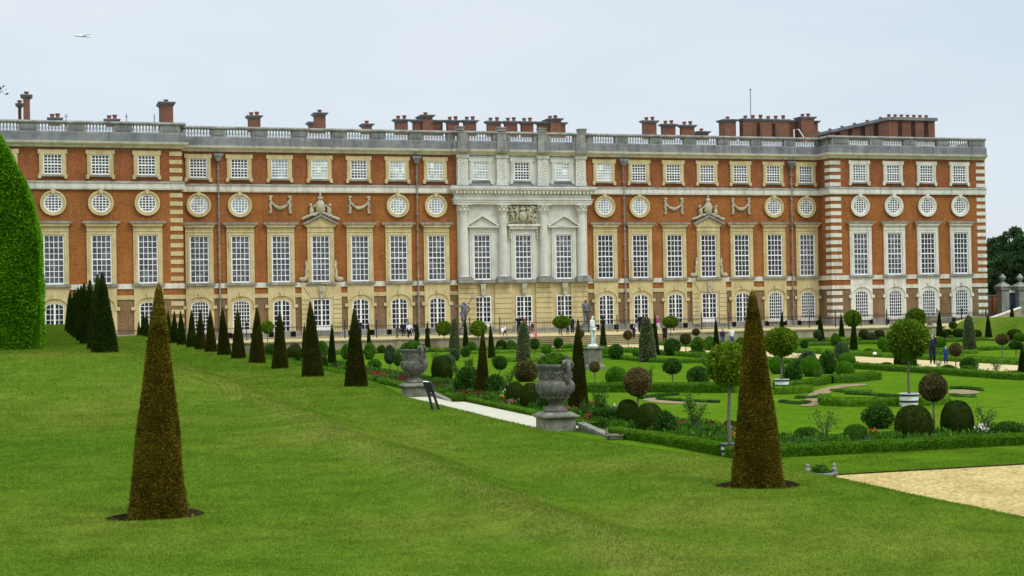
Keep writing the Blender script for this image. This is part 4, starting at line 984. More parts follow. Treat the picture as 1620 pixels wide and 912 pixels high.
# bays in white tubs
def tub(P, w, label):
    t = empty('tree_tub', P); tag(t, label, 'plant tub', 'white tubs of the bay trees'); r = w/2; h = w*.66
    m = MB(); m.lathe([(r*.82, 0), (r*.9, h*.4), (r, h), (r*.93, h), (r*.9, h*.86)], seg=28); me = m.mesh('staves', M['paint'])
    obj('staves', me, t)
    for z in (h*.32, h*.80):
        rr = r*(.82+.18*z/h)+.004; m = MB(); m.lathe([(rr, z), (rr+.02, z+.005), (rr+.02, z+.065), (rr, z+.07)], seg=28); obj('hoop', m.mesh('hoop', M['iron']), t)
    m = MB(); m.lathe([(r*.885, h*.84), (r*.3, h*.87)], seg=20); obj('soil', m.mesh('soil', M['soil']), t)
    return h
for (bx, by, w, yt, yb, cxp, cw, cr_, lt, lb) in (
    (1155, 722, 30, 546, 609, 1157, 66, 'bay0', 'big leafy bay ball tree half hidden by the nearest right cone', 'white banded tub half hidden by the nearest right cone'),
    (1237, 616, 24, 521, 562, 1236, 50, 'bay1', 'leafy bay ball tree in a tub, just right of the big near cone', 'white banded tub on the lawn just right of the big near cone'),
    (1438.5, 643, 31, 509, 565, 1438, 62, 'bay1', 'big leafy bay ball on a tall stem at right, alone above the lawn', 'white banded tub on the lawn behind a dark yew dome')):
    P = G(bx, by); w_m = w*mpp(P); h = tub(P, w_m, lb)
    top = on_y(cxp, yt, P[1])[2]; bot = on_y(cxp, yb, P[1])[2]
    standard('bay_tree', (P[0], P[1], P[2]+h*.86), top, cw*mpp(P), top-bot, cr_, lt, 'small tree', 'bay trees in white tubs', trunk_r=.045)

def bush(name, key, x, y, w, h, label, group=None, cat='shrub', ymax=124.5):
    P = G(x, y)
    if P[1] > ymax: P = on_y(x, y, ymax); P[2] = ZP
    s = mpp(P); base = .55 if key.startswith('mound') else (1.0 if not key.startswith('bay_') else .76)
    return single(name, key, (P[0], P[1], ZP-.02), w*s, h*s/base, label, cat, group)
GR = 'bright clipped box balls'
for k, (x, y, w, h, lab) in enumerate((
    (975, 612, 34, 32, 'bright green box ball on the lawn left of the holly standard'), (1337, 600, 29, 29, 'bright green box ball at the pointed hedge, in front of its twin'),
    (1340, 583, 27, 25, 'bright green box ball behind another, at the path edge'), (1283, 596, 31, 33, 'bright green box ball right of the potted bay stem'),
    (1229, 592, 24, 28, 'bright green box ball left of the potted bay stem, at the near cone'), (1400, 555, 23, 21, 'bright green box ball left of the big potted bay crown'),
    (1404, 563, 17, 18, 'small bright box ball low beside the big potted bay crown'), (1489, 555, 17, 22, 'bright green box ball behind the adult in dark coat'),
    (1613, 541, 19, 15, 'bright flat box ball by the right edge of the view'), (1008, 566, 14, 16, 'small bright box ball left of the silvery holly pyramid'),
    (958.5, 565, 13, 14, 'small green box ball hugging the statue plinth'), (864, 563, 15, 17, 'small bright box ball between the two dark ball standards'))):
    bush('box_ball', 'ball_bright%d' % (k % 2), x, y, w, h, lab, GR)
GD = 'dark clipped yew domes'
for k, (x, y, w, h, lab) in enumerate((
    (1447, 698, 58, 57, 'big dark yew dome in the near bed, left of the holly stem'), (1514, 692, 51, 58, 'big dark yew dome in the near bed, right of the holly stem'),
    (994, 676, 36, 44, 'dark yew dome behind another, under the left holly standard'), (1027, 686, 45, 48, 'dark yew dome in front, right of the left holly stem'),
    (816, 642, 32, 37, 'dark yew dome left of a pair beside the near urn'), (840, 647, 34, 41, 'dark yew dome right of a pair beside the near urn'),
    (1367, 537.5, 17, 16, 'small dark yew dome by the terrace wall, left of a pair'), (1391, 537, 18, 15, 'small dark yew dome by the terrace wall, right of a pair'),
    (700, 601, 34, 38, 'dark yew dome in the left bed just right of the far urn'), (793, 553, 16, 15, 'small dark yew dome left of the silvery column on the far lawn'))):
    bush('yew_dome', 'dome_yew%d' % (k % 2), x, y, w, h, lab, GD)
bush('holly_ball', 'ball_holly0', 832, 604, 38, 33, 'bronze variegated holly ball left of the near urn', cat='topiary tree')
bush('holly_ball', 'ball_grey0', 708, 588, 27, 27, 'greyish clipped holly ball between the urns', cat='topiary tree')
GL_ = 'dark leafy shrubs of the parterre'
for k, (x, y, w, h, key, lab) in enumerate((
    (1105, 611, 33, 31, 'ball_dark0', 'dark leafy round shrub alone on the lawn behind the mid hedge'),
    (1052, 692, 33, 42, 'ball_dark1', 'dark leafy shrub leaning on the front yew dome'),
    (1390, 678, 43, 38, 'ball_dark0', 'dark leafy round shrub on a short stem in the near bed'),
    (741, 624, 40, 44, 'ball_dark1', 'large dark leafy shrub left of the slim cone between the urns'),
    (784, 629, 30, 36, 'ball_dark0', 'dark leafy shrub right of the slim cone between the urns'),
    (864, 652, 26, 30, 'ball_dark1', 'dark leafy shrub tucked left under the near urn bowl'),
    (1254, 608, 28, 33, 'ball_dark0', 'dark leafy shrub right beside the potted bay trunk'),
    (1310, 592, 26, 36, 'ball_dark1', 'dark upright shrub between two bright box balls'),
    (1385, 570, 0, 0, 'ball_dark0', None),
    (1488, 578, 0, 0, 'ball_dark0', None),
    (1438, 586, 22, 26, 'ball_dark1', 'dark shrub right of the broad cone under the potted bay'),
    (1533, 588, 26, 22, 'ball_dark0', 'dark round shrub on bare stems at the path, right side'),
    (1063, 563, 27, 27, 'ball_dark1', 'very dark round shrub right of the silvery holly pyramid'),
    (975, 569, 22, 24, 'ball_dark0', 'dark round shrub right of the statue plinth'),
    (1105, 560, 22, 26, 'ball_mid0', 'mid green round shrub left of the two strolling visitors'),
    (1124, 555, 20, 22, 'ball_mid1', 'mid green shrub close to the cone left of the white jacket'),
    (1172, 556, 16, 22, 'ball_mid0', 'green shrub behind the near right cone'),
    (1278, 576, 22, 20, 'ball_grey0', 'bluish dark shrub behind the bright box ball by the path'),
    (1332, 572, 22, 30, 'ball_grey1', 'greyish upright shrub left of the dark cone at the palace corner'),
    (1322, 548, 16, 20, 'ball_mid1', 'green shrub under the cone at the quoined corner'),
    (1379, 538, 13, 12, 'ball_grey0', 'small grey green shrub between two dark domes'),
    (466.5, 548, 17, 17, 'ball_holly1', 'brownish round shrub between the second and third terrace cones'),
    (431, 549, 14, 16, 'ball_holly0', 'brownish round shrub left of the third terrace cone'),
    (427, 565, 18, 20, 'ball_dark1', 'dark round shrub beside the third terrace cone'),
    (466, 571, 26, 24, 'dome_yew0', 'dark rounded yew mass behind the second terrace cone'),
    (509, 566, 18, 26, 'ball_mid0', 'leafy green shrub just right of the second terrace cone'),
    (508, 583, 20, 22, 'ball_dark1', 'dark green shrub at the foot of the old dark cone'),
    (549, 569, 17, 24, 'ball_mid1', 'olive round shrub left behind the nearest terrace cone'),
    (584, 569, 17, 26, 'ball_mid0', 'bright round shrub right behind the nearest terrace cone'),
    (604, 559, 12, 13, 'ball_dark0', 'small dark shrub by the wall, right of the nearest terrace cone'),
    (592, 584, 22, 16, 'ball_mid1', 'low green shrub right of the nearest terrace cone'),
    (720, 571, 17, 20, 'ball_grey1', 'grey green shrub at the foot of the left holly column'),
    (737, 565, 14, 16, 'ball_dark1', 'dark shrub at the foot of the statue-side cone'),
    (747, 558, 13, 17, 'ball_mid0', 'green shrub before the terrace wall, under the left bay ball'),
    (809, 553, 16, 14, 'ball_mid1', 'light green shrub beside the small far yew dome'),
    (866, 572, 12, 12, 'ball_mid0', 'green clump under the bright far box ball'),
    (1400, 541, 0, 0, 'ball_dark0', None),
    (1452, 580, 0, 0, 'ball_mid1', None),
    (1500, 533, 0, 0, 'ball_dark0', None),
    (1517, 534, 20, 14, 'dome_yew1', 'dark yew mass at the bank foot, right of the small dark standard'),
    (1498, 534, 16, 13, 'dome_yew0', 'dark yew mass at the bank foot, left of the small dark standard'),
    (1545, 534, 16, 12, 'dome_yew1', 'dark rounded yew at the bank foot, behind the holly pyramid'),
    (1605, 537, 24, 16, 'dome_yew0', 'dark yew mass at the bank foot near the right edge'))):
    if lab: bush('shrub', key, x, y, w, h, lab, GL_)
GM = 'low mounds in the flower beds'
for k, (x, y, w, h, key, lab) in enumerate((
    (1080, 690, 29, 20, 'mound', 'low grassy mound left of the sparse shrub, near bed'), (1354, 698, 36, 25, 'mound', 'low grassy green mound in the near bed, left of the round shrub'),
    (1277, 697, 42, 20, 'mound_dark', 'low dark spreading shrub right of the near cone'), (1155, 688, 24, 22, 'mound_dark', 'low dark shrub behind the near tub'),
    (1597, 690, 42, 22, 'mound_dark', 'low dark shrub at the right end of the near hedge'), (960, 672, 50, 24, 'mound_dark', 'low dark spreading shrub right of the near urn'),
    (1402, 585, 21, 11, 'mound_dark', 'low rounded bush by the small black label, at the path hedge'), (1500, 590, 23, 12, 'mound', 'low grey green mound below the child in blue'),
    (1530, 592, 23, 13, 'mound', 'low rounded mound right of the brownish path standard'), (1606, 597, 25, 10, 'mound', 'low rounded mound at the far right of the path hedge'),
    (1096, 563, 17, 8, 'mound_dark', 'low dark mound before the steps, right of the loose standard'), (1375, 561, 16, 9, 'mound', 'low green mound right of the dark corner cone'),
    (727, 636, 26, 14, 'mound', 'low green mound at the white landing edge'), (778, 640, 26, 13, 'mound_dark', 'low dark mound in the bed left of the dome pair'))):
    bush('mound_shrub', key, x, y, w, h, lab, GM)
GO = 'sparse shrubs of the near beds'
for k, (x, y, w, h, i, lab) in enumerate((
    (1103, 690, 48, 66, 0, 'airy light green shrub in the near bed left of the big cone'), (1305, 692, 50, 46, 1, 'airy low branching shrub right of the big cone'),
    (1560, 688, 46, 48, 1, 'airy pale shrub right of the right yew dome'), (950, 668, 32, 56, 2, 'bushy rose between the near urn and yew domes'),
    (692, 588, 26, 30, 2, 'bushy leafy shrub right behind the far urn bowl'), (727, 607, 26, 30, 0, 'loose light green shrub before the greyish holly ball'),
    (742, 590, 22, 24, 2, 'bushy leafy shrub behind the slim cone, left side'), (806, 612, 24, 28, 0, 'loose light green shrub above the yew dome pair'),
    (600, 606, 30, 14, 2, 'low bushy shrub at the terrace edge left of the far urn'), (664, 585, 24, 22, 0, 'loose shrub behind the far urn planting'),
    (1118, 585, 26, 20, 0, 'loose green shrub left of the large potted bay crown'), (1262, 588, 24, 26, 2, 'bushy shrub behind the potted bay stem'),
    (1296, 606, 22, 22, 2, 'bushy shrub between bright balls above the hedge wedge'), (1320, 566, 20, 18, 0, 'loose shrub beside the path under the far cones'),
    (925, 668, 20, 34, 2, 'bushy dark rose right against the near urn pedestal'), (1180, 600, 22, 30, 0, 'loose shrub just behind the near right cone'),
    (1028, 611, 24, 30, 0, 'thin loose shrub behind the holly ball standard'), (1577, 594, 22, 28, 1, 'thin bare-legged shrub at the path near the right edge'),
    (1453, 586, 0, 0, 0, None), (1485, 586, 14, 18, 1, 'thin little shrub at the feet of the path visitors'))):
    if not lab: continue
    P = G(x, y); s = mpp(P); t = empty('loose_shrub', (P[0], P[1], ZP)); tag(t, lab, 'shrub', GO); t.scale = (w*s/.95, w*s/.95, h*s); t.rotation_euler = (0, 0, k*1.3)
    obj('stems', LOOSE[i][0], t); obj('leaves', LOOSE[i][1], t)

# ------------------------------------------------------------------ clipped hedges
def hedge(pts, w, h, label, dens, z=ZP, closed=False, leaf=.045, mat='box', seed=1, name='box_hedge', group='low box hedges of the parterre'):
    pts = [np.array(p, float) for p in pts]; g = np.random.default_rng(seed); VV = []; QQ = []; off = 0
    n = len(pts); nor = []
    for i in range(n):
        d = pts[min(i+1, n-1)]-pts[max(i-1, 0)]; d = d/np.linalg.norm(d); nor.append(np.array([d[1], -d[0]]))
    core = []
    for i in range(n):
        for (o, zz) in ((-.46, 0), (-.47, .88), (-.38, .96), (.38, .96), (.47, .88), (.46, 0)): q = pts[i]+nor[i]*o*w; core.append((q[0], q[1], z+zz*h))
    CQ = [(i*6+j, i*6+j+1, (i+1)*6+j+1, (i+1)*6+j) for i in range(n-1) for j in range(5)]
    CQ += [(0, 1, 4, 5), (1, 2, 3, 4), ((n-1)*6, (n-1)*6+1, (n-1)*6+4, (n-1)*6+5), ((n-1)*6+1, (n-1)*6+2, (n-1)*6+3, (n-1)*6+4)]
    P = []; NR = []
    for i in range(n-1):
        a, b = pts[i], pts[i+1]; L = np.linalg.norm(b-a); m = int(L*(w+2*h)*dens)+1
        t = g.random((m, 1)); c = a*(1-t)+b*t; nn = nor[i]*(1-t)+nor[i+1]*t
        u = g.random(m)*(w+2*h); x = np.where(u < h, -w/2, np.where(u > h+w, w/2, u-h-w/2)); zz = np.where(u < h, u, np.where(u > h+w, w+2*h-u, h))
        zz = zz + .025*h*np.sin(c[:, 0]*5+c[:, 1]*4); x = x*(1+.05*np.sin(c[:, 0]*3.1+c[:, 1]*2.3))
        P.append(np.stack([c[:, 0]+nn[:, 0]*x, c[:, 1]+nn[:, 1]*x, z+zz], 1))
        sx = np.where(u < h, -1., np.where(u > h+w, 1., 0.)); NR.append(np.stack([nn[:, 0]*sx, nn[:, 1]*sx, np.where(sx == 0, 1., .2)], 1))
    V, Q = leaf_quads(np.concatenate(P), unit(np.concatenate(NR)), leaf, leaf*.55, .8, .1, seed)
    Q = np.concatenate([Q, np.array(CQ)+len(V)]); V = np.concatenate([V, np.array(core)])
    c0_ = np.array([pts[0][0], pts[0][1], z]); o = obj(name, np_mesh('hedge_leaves', V-c0_, quads=Q, mat=M[mat]), None, tuple(c0_))
    return tag(o, label, 'hedge', group)
def line(a, b, n=8): return [np.array(a)*(1-t)+np.array(b)*t for t in np.linspace(0, 1, n)]
def hp(*pts, it=2):
    q = [np.array(on_z(x, y, ZP)[:2]) for x, y in pts]
    for _ in range(it):
        r = [q[0]]
        for i in range(len(q)-1): r += [.75*q[i]+.25*q[i+1], .25*q[i]+.75*q[i+1]]
        q = r+[q[-1]]
    return q
hedge(line((16.75, 33.42), (30, 33.42), 20), .42, .27, 'near low box hedge along the grass strip by the gravel', 1900, leaf=.05, seed=1)
hedge(line((30.05, 33.42), (44.5, 33.42), 10), .42, .27, 'low box hedge continuing the near hedge towards the central path', 300, leaf=.09, seed=2)
hedge([(16.4, 33.3), (16.38, 35), (16.2, 38), (15.75, 40.6)], .40, .26, 'short low box hedge running back from the corner to the lead urn', 1900, leaf=.05, seed=3)
hedge(line((16.35, 43.6), (16.35, 61.5), 12), .3, .17, 'thin low hedge edging the flower bed along the white landing', 900, leaf=.05, seed=4)
hedge(line((16.35, 62.2), (16.35, 122), 20), .36, .24, 'long low hedge edging the left flower bed far along the terrace', 260, leaf=.08, seed=5)
hedge(hp((926, 621), (1040, 620.5), (1165, 621.5), it=1), .5, .38, 'straight low hedge across the lawn behind the holly standard', 620, leaf=.07, seed=6)
hedge(hp((1304, 636), (1302, 640), (1330, 643.5), (1370, 643), (1420, 642), it=2), .38, .28, 'curved low hedge left of the white tub on the lawn', 700, leaf=.06, seed=7)
hedge(hp((1456, 641.5), (1480, 641), (1500, 640), it=1), .38, .25, 'short low hedge right of the white tub on the lawn', 700, leaf=.06, seed=8)
hedge(hp((1314, 607), (1340, 606), (1386, 600.5), it=1), .6, .36, 'pointed dark hedge wedge before the bright box balls', 620, leaf=.06, seed=9, mat='box')
hedge(hp((1228, 616), (1268, 613.5), (1300, 609.5), (1313, 605), it=2), .45, .3, 'curving low hedge right behind the second tub', 620, leaf=.06, seed=10)
hedge(hp((1225, 624), (1255, 623.5), (1279, 621.5), it=1), .45, .3, 'short low hedge below the second tub', 620, leaf=.06, seed=11)
hedge(line((42.75, 44), (42.75, 76), 14), .4, .3, 'long low hedge along the left side of the central path', 420, leaf=.07, seed=12)
hedge(line((42.75, 77), (42.75, 121), 14), .4, .3, 'far low hedge along the left side of the central path', 200, leaf=.09, seed=13)
hedge(line((51.6, 62), (51.6, 121), 20), .4, .3, 'low hedge along the right side of the central path', 220, leaf=.09, seed=14)
hedge(line((53.6, 60), (53.6, 119), 20), .34, .22, 'inner low hedge of the bed right of the central path', 200, leaf=.09, seed=15)
hedge(line((19.4, 122.7), (42, 122.7), 10), .35, .25, 'far low hedge left of the steps before the terrace wall', 160, leaf=.1, seed=16)
hedge(line((54, 122.7), (80, 122.7), 10), .35, .25, 'far low hedge right of the steps before the terrace wall', 160, leaf=.1, seed=17)
hedge(line((31, 112), (42.4, 112), 8), .35, .24, 'low hedge across the far lawn left of the marble statue', 200, leaf=.09, seed=18)
hedge(hp((780, 572), (850, 573.5), (930, 572), it=1), .35, .24, 'low hedge on the lawn behind the silvery holly column', 260, leaf=.08, seed=19)
hedge(hp((952, 566), (985, 569), (1040, 575), (1132, 574), it=2), .38, .24, 'winding low hedge right of the statue plinth', 260, leaf=.08, seed=20)
hedge(line((54.5, 91), (76, 91), 8), .38, .26, 'low hedge across the right lawn before the holly pyramid', 200, leaf=.09, seed=21)
hedge(line((54.5, 110), (76, 110), 8), .38, .26, 'low hedge across the right lawn behind the holly pyramid', 200, leaf=.09, seed=22)
hedge(hp((1465, 560), (1500, 561), (1545, 559.5), it=1), .4, .25, 'short dark hedge scroll on the right lawn', 260, leaf=.08, seed=23)
hedge(line((19.5, 36.9), (42, 36.9), 20), .16, .12, 'narrow edging between the near bed and the lawn', 900, leaf=.05, seed=24, mat='dark_leaf')
hedge(line((19.45, 37), (19.45, 110), 30), .2, .14, 'narrow edging between the left bed and the lawn', 300, leaf=.06, seed=25, mat='dark_leaf')
for k, (pp, lab) in enumerate((([(1340, 623.5), (1380, 626.5), (1425, 629.5)], 'thin turf scroll edging left of the big tub'), ([(1041, 633), (1090, 637), (1138, 638)], 'thin scroll edging beside the left sandy patch'),
                               ([(1013, 631.5), (1040, 627.5), (1072, 625)], 'thin scroll edging behind the left sandy patch'), ([(1316, 619.5), (1340, 621.5), (1380, 622)], 'thin scroll edging at the lawn tongue'),
                               ([(1235, 637), (1262, 640.5), (1280, 638)], 'thin scroll edging left of the curved sandy walk'), ([(1259, 630.5), (1285, 631.5), (1309, 628)], 'thin scroll edging across the sandy walk'),
                               ([(1503, 615.5), (1530, 615.5), (1553, 619)], 'thin scroll edging over the right sandy patch'), ([(1505, 627), (1525, 629), (1545, 629)], 'thin scroll edging below the right sandy patch'))):
    hedge(hp(*pp), .22, .09, lab, 900, leaf=.05, seed=30+k, mat='dark_leaf', name='scroll_edging', group='cut turf scrolls of the lawn')

# clipped hornbeam bower on the left
def bower():
    sec = [(.10, -1.2), (.12, .2), (.10, 1.5), (.06, 2.3), (-.06, 3.1), (-.32, 3.9), (-.74, 4.8), (-1.10, 5.4), (-1.9, 6.2), (-3.2, 6.9), (-5.0, 7.1), (-7.5, 6.6), (-8.6, 5.0), (-9.2, 2.5), (-9.3, -1.2)]
    y0, y1 = 48.0, 118.0; g = np.random.default_rng(5); P = []; NR = []
    sec_ = np.array(sec); sl = np.linalg.norm(np.diff(sec_, axis=0), axis=1); cum = np.concatenate([[0], np.cumsum(sl)])
    def at(u): return np.stack([np.interp(u, cum, sec_[:, 0]), np.interp(u, cum, sec_[:, 1])], -1)
    def put(y, u, sc):
        p = at(u); q = at(np.minimum(u+.05, cum[-1])); d = q-p; d = d/np.maximum(np.linalg.norm(d, axis=1, keepdims=True), 1e-6)
        nn = np.stack([d[:, 1], -d[:, 0]], 1); wob = .06*np.sin(y*2.1+u*1.7)*np.sin(u*2.3-y*.9)
        return np.stack([p[:, 0]+nn[:, 0]*wob, y, p[:, 1]+nn[:, 1]*wob], 1), np.stack([nn[:, 0], 0*y, nn[:, 1]], 1)
    n = 36000; y = y0+(y1-y0)*g.random(n)**2.2; u = g.random(n)*10.5; a, b = put(y, u, 1); P.append(a); NR.append(b)
    # near end face: points inside the section
    n = 90000; x = -9.2+9.32*g.random(n)**.55; z = -1.2+8.3*g.random(n); ztop = np.interp(-x, -sec_[:, 0][:11], sec_[:, 1][:11]); zz = np.interp(-x, np.maximum.accumulate(-sec_[:12, 0]), sec_[:12, 1])
    xl = np.interp(z, [-1.2, .2, 1.5, 2.3, 3.1, 3.9, 4.8, 5.4, 6.2, 6.9, 7.1], [-.25, .0, .10, .06, -.06, -.32, -.74, -1.10, -1.9, -3.2, -5])
    ok = (x < xl) & (x > -9.0); x, z = x[ok], z[ok]
    yy = y0+.10*np.sin(x*2.3+1)*np.sin(z*1.9)-.05; P.append(np.stack([x, yy-.10*g.random(len(x)), z], 1)); NR.append(np.tile(np.array([0, -1., .15]), (len(x), 1)))
    V, Q = leaf_quads(np.concatenate(P), np.concatenate(NR), .09, .055, .9, 0, 5)
    core = [(p[0]-.06 if p[0] > -4 else p[0]+.06, yv, p[1]-.05) for yv in (y0+.06, y1) for p in sec]; k = len(sec)
    CQ = [(i, i+1, k+i+1, k+i) for i in range(k-1)]
    CT = [(0, i, i+1) for i in range(1, k-1)] + [(k, k+i+1, k+i) for i in range(1, k-1)]
    o = np.array([-4.5, y0, -1.2]); nV = len(V)
    me = np_mesh('bower_leaves', np.concatenate([V, np.array(core)])-o, quads=np.concatenate([Q, np.array(CQ)+nV]), tris=np.array(CT)+nV, mat=M['bower'])
    tag(obj('bower_hedge', me, None, tuple(o)), 'huge round-topped bright green clipped hornbeam hedge at the left', 'hedge')
bower()

# ------------------------------------------------------------------ bedding plants and flowers (uncountable)
def bedding(name, areas, n, L, W, mat, zmax, seed, up=.8, clump=0):
    g = np.random.default_rng(seed); P = []
    tot = sum((a[1]-a[0])*(a[3]-a[2])*a[4] for a in areas)
    for (x0, x1, y0, y1, wt) in areas:
        m = int(n*(x1-x0)*(y1-y0)*wt/tot)
        if clump:
            nc = max(1, m//clump); c = np.stack([x0+(x1-x0)*g.random(nc), y0+(y1-y0)*g.random(nc)], 1); k = g.integers(0, nc, m); r = g.normal(size=(m, 2))*.14; xy = c[k]+r
        else: xy = np.stack([x0+(x1-x0)*g.random(m), y0+(y1-y0)*g.random(m)], 1)
        P.append(np.concatenate([xy, (ZP+.03+zmax*g.random((m, 1)))], 1))
    P = np.concatenate(P); V, Q = leaf_quads(P, np.tile(np.array([0, 0, 1.]), (len(P), 1)), L, W, 1.2, up, seed)
    return tag(obj(name, np_mesh(name, V, quads=Q, mat=mat)), kind='stuff')
wb = [(16.6, 19.2, 34, 62, 4), (16.6, 19.2, 62, 120, .6), (19.4, 43, 34, 36.6, 2.5), (43.1, 44.6, 40, 120, .7), (51.8, 53.2, 60, 120, .5), (77.7, 80, 70, 120, .4), (20, 42, 120, 122.3, .5), (54, 77, 120, 122.3, .4)]
bedding('bedding_plants', wb, 30000, .14, .055, M['mid_leaf'], .22, 61, clump=50)
bedding('bedding_plants', wb, 9000, .12, .06, M['dark_leaf'], .16, 62, clump=50)
bedding('bedding_plants', wb, 5000, .12, .05, M['blue_leaf'], .14, 63, clump=40)
def petal(name, c): return leaf_mat(name, [tuple(x*.7 for x in c), c, tuple(min(1, x*1.2) for x in c)], trans=.15, vary=.1)
for nm, c, n, cl, sd in (('red_flowers', (.32, .03, .02), 800, 60, 71), ('pink_flowers', (.40, .12, .16), 300, 40, 72), ('yellow_flowers', (.55, .40, .04), 450, 40, 73), ('white_flowers', (.6, .6, .55), 450, 45, 74), ('maroon_foliage', (.10, .018, .015), 1900, 70, 75)):
    bedding(nm, [(16.6, 19.2, 36, 60, 4), (19.4, 40, 34, 36.4, 2), (43.1, 44.6, 45, 110, .6), (17, 19, 62, 110, .8)], n, .08, .06, petal(nm, c), .3, sd, clump=cl)
# ------------------------------------------------------------------ stone urns
URN_PROF = [(.37, 0), (.37, .05), (.35, .10), (.25, .17), (.19, .24), (.185, .28), (.23, .31), (.20, .34), (.33, .40), (.43, .48), (.47, .52), (.555, .62), (.585, .74), (.585, .84), (.54, .94), (.49, .97), (.51, 1.0), (.505, 1.03), (.505, 1.22), (.51, 1.28), (.52, 1.31), (.575, 1.35), (.59, 1.42), (.58, 1.46), (.50, 1.46), (.46, 1.36)]
def figure_handle(mb, r=.5):
    """bearded mask with a seated half figure leaning over the rim"""
    mb.ball((r+.06, 0, 1.06), (.10, .12, .15), 10, 7); mb.ball((r+.13, 0, 1.02), (.05, .05, .06), 7, 5)
    mb.tube([(r+.10, 0, .86), (r+.12, 0, 1.0), (r+.14, 0, 1.2), (r+.16, 0, 1.36), (r+.12, 0, 1.5)], [.05, .07, .06, .08, .09], 8)
    mb.ball((r+.10, 0, 1.52), (.10, .13, .12), 10, 7); mb.ball((r+.10, 0, 1.68), (.075, .075, .095), 10, 7)
    for s in (-1, 1): mb.tube([(r+.10, s*.13, 1.57), (r+.14, s*.2, 1.46), (r+.06, s*.15, 1.40)], [.045, .04, .03], 6)
def urn(P, view_angle, lab_u, lab_p, w=.96, seed=1):
    t = empty('urn_pedestal', P); tag(t, lab_p, 'pedestal', 'urn pedestals of the garden stairs')
    m = MB(); m.box(-w/2-.06, w/2+.06, -w/2-.06, w/2+.06, -.1, .07); m.box(-w/2, w/2, -w/2, w/2, .07, .36); obj('die', m.mesh('die', M['plinth'], bevel=.012), t)
    m = MB(); m.frustum(0, 0, .36, .41, w/2+.01, w/2+.01, w/2+.08, w/2+.08); m.box(-w/2-.10, w/2+.10, -w/2-.10, w/2+.10, .411, .47); m.frustum(0, 0, .47, .56, w/2+.06, w/2+.06, .40, .40); obj('cap', m.mesh('cap', M['plinth'], bevel=.01), t)
    u = empty('stone_urn', (P[0], P[1], P[2]+.56), view_angle); tag(u, lab_u, 'urn', 'carved stone urns of the garden stairs')
    m = MB(); m.lathe(URN_PROF, seg=96, flute=(.50, .93, 22, .10)); obj('body', m.mesh('body', M['urn'], smooth=True), u)
    m = MB(); r = random.Random(seed)
    for i in range(150):
        a = r.random()*6.28; z = 1.05+.15*r.random(); m.ball((.507*math.cos(a), .507*math.sin(a), z), (.035, .035, .022+.02*r.random()), 6, 4)
    obj('relief', m.mesh('relief', M['urn'], smooth=True), u); m = MB()
    for i in range(22):
        a = 6.283*i/22; m.ball((.40*math.cos(a), .40*math.sin(a), .45), (.05, .05, .05), 6, 4)
    obj('beading', m.mesh('beading', M['urn'], smooth=True), u)
    for k in (0, 1):
        m = MB(); figure_handle(m, .47); h = obj('handle', m.mesh('handle', M['urn'], smooth=True), u); h.rotation_euler = (0, 0, math.pi*k)
    return u
def urn_planting(P, r, label, seed, n=1500):
    me = crown_mesh('planting_leaves', [(r*.75, 0), (r, .06), (r*.95, .14), (r*.7, .24), (r*.35, .31), (.01, .33)], n, .09, .045, M['mid_leaf'] if seed % 2 else M['blue_leaf'], 1.6, .18, seed, core=.6, up=.5)
    o = tag(obj('urn_planting', me, None, P), label, 'plants', 'plantings in the urns'); o.scale.z = .62 if r < .3 else 1
pu = on_z(889, 681, ZP); pu = (15.05, 43.55, ZP)
urn(pu, R_(-68), 'carved stone urn with figure handle, nearer of the two garden urns', 'square mossy pedestal under the nearer stone urn', seed=3)
urn_planting((pu[0], pu[1], ZP+1.98), .50, 'green trailing plants filling the nearer stone urn', 201)
pl_ = (15.35, 62.9, ZP)
urn(pl_, R_(-70), 'carved stone urn with figure handle, farther left of the two garden urns', 'square mossy pedestal under the farther stone urn', seed=8)
urn_planting((pl_[0], pl_[1], ZP+1.98), .52, 'green spreading plants filling the farther stone urn', 203)
# sloping coping beside each pedestal
def coping(name, a, b, w, h, label):
    a, b = Vector(a), Vector(b); d = (b-a); L = d.length; m = MB()
    n = Vector((d.y, -d.x, 0)).normalized()*w/2; v = []
    for p in (a, b):
        for s, z in ((-1, 0), (1, 0), (1, -h), (-1, -h)): v.append(p+n*s+Vector((0, 0, z))-a)
    m.add(v, [(0, 1, 2, 3), (7, 6, 5, 4), (0, 4, 5, 1), (1, 5, 6, 2), (2, 6, 7, 3), (3, 7, 4, 0)])
    v = []
    for p in (a, b):
        for s in (-.7, .7): v.append(p+n*s+Vector((0, 0, -h-.002))-a); 
        for s in (.7, -.7): q = p+n*s-a; v.append(Vector((q.x, q.y, ZP-.3-a.z)))
    m.add(v, [(0, 1, 2, 3), (7, 6, 5, 4), (0, 4, 5, 1), (1, 5, 6, 2), (2, 6, 7, 3), (3, 7, 4, 0)])
    return tag(obj(name, m.mesh(name, M['plinth'], bevel=.01), None, a), label, 'stone kerb', 'stone copings beside the urn pedestals')
coping('stone_coping', on_y(919, 668, 43.0), on_y(992, 700, 39.4), .26, .12, 'sloping mossy stone coping running down from the nearer urn')
coping('stone_coping', on_y(684, 620, 62.2), on_y(712, 633, 58.6), .26, .10, 'sloping stone coping right of the farther urn')
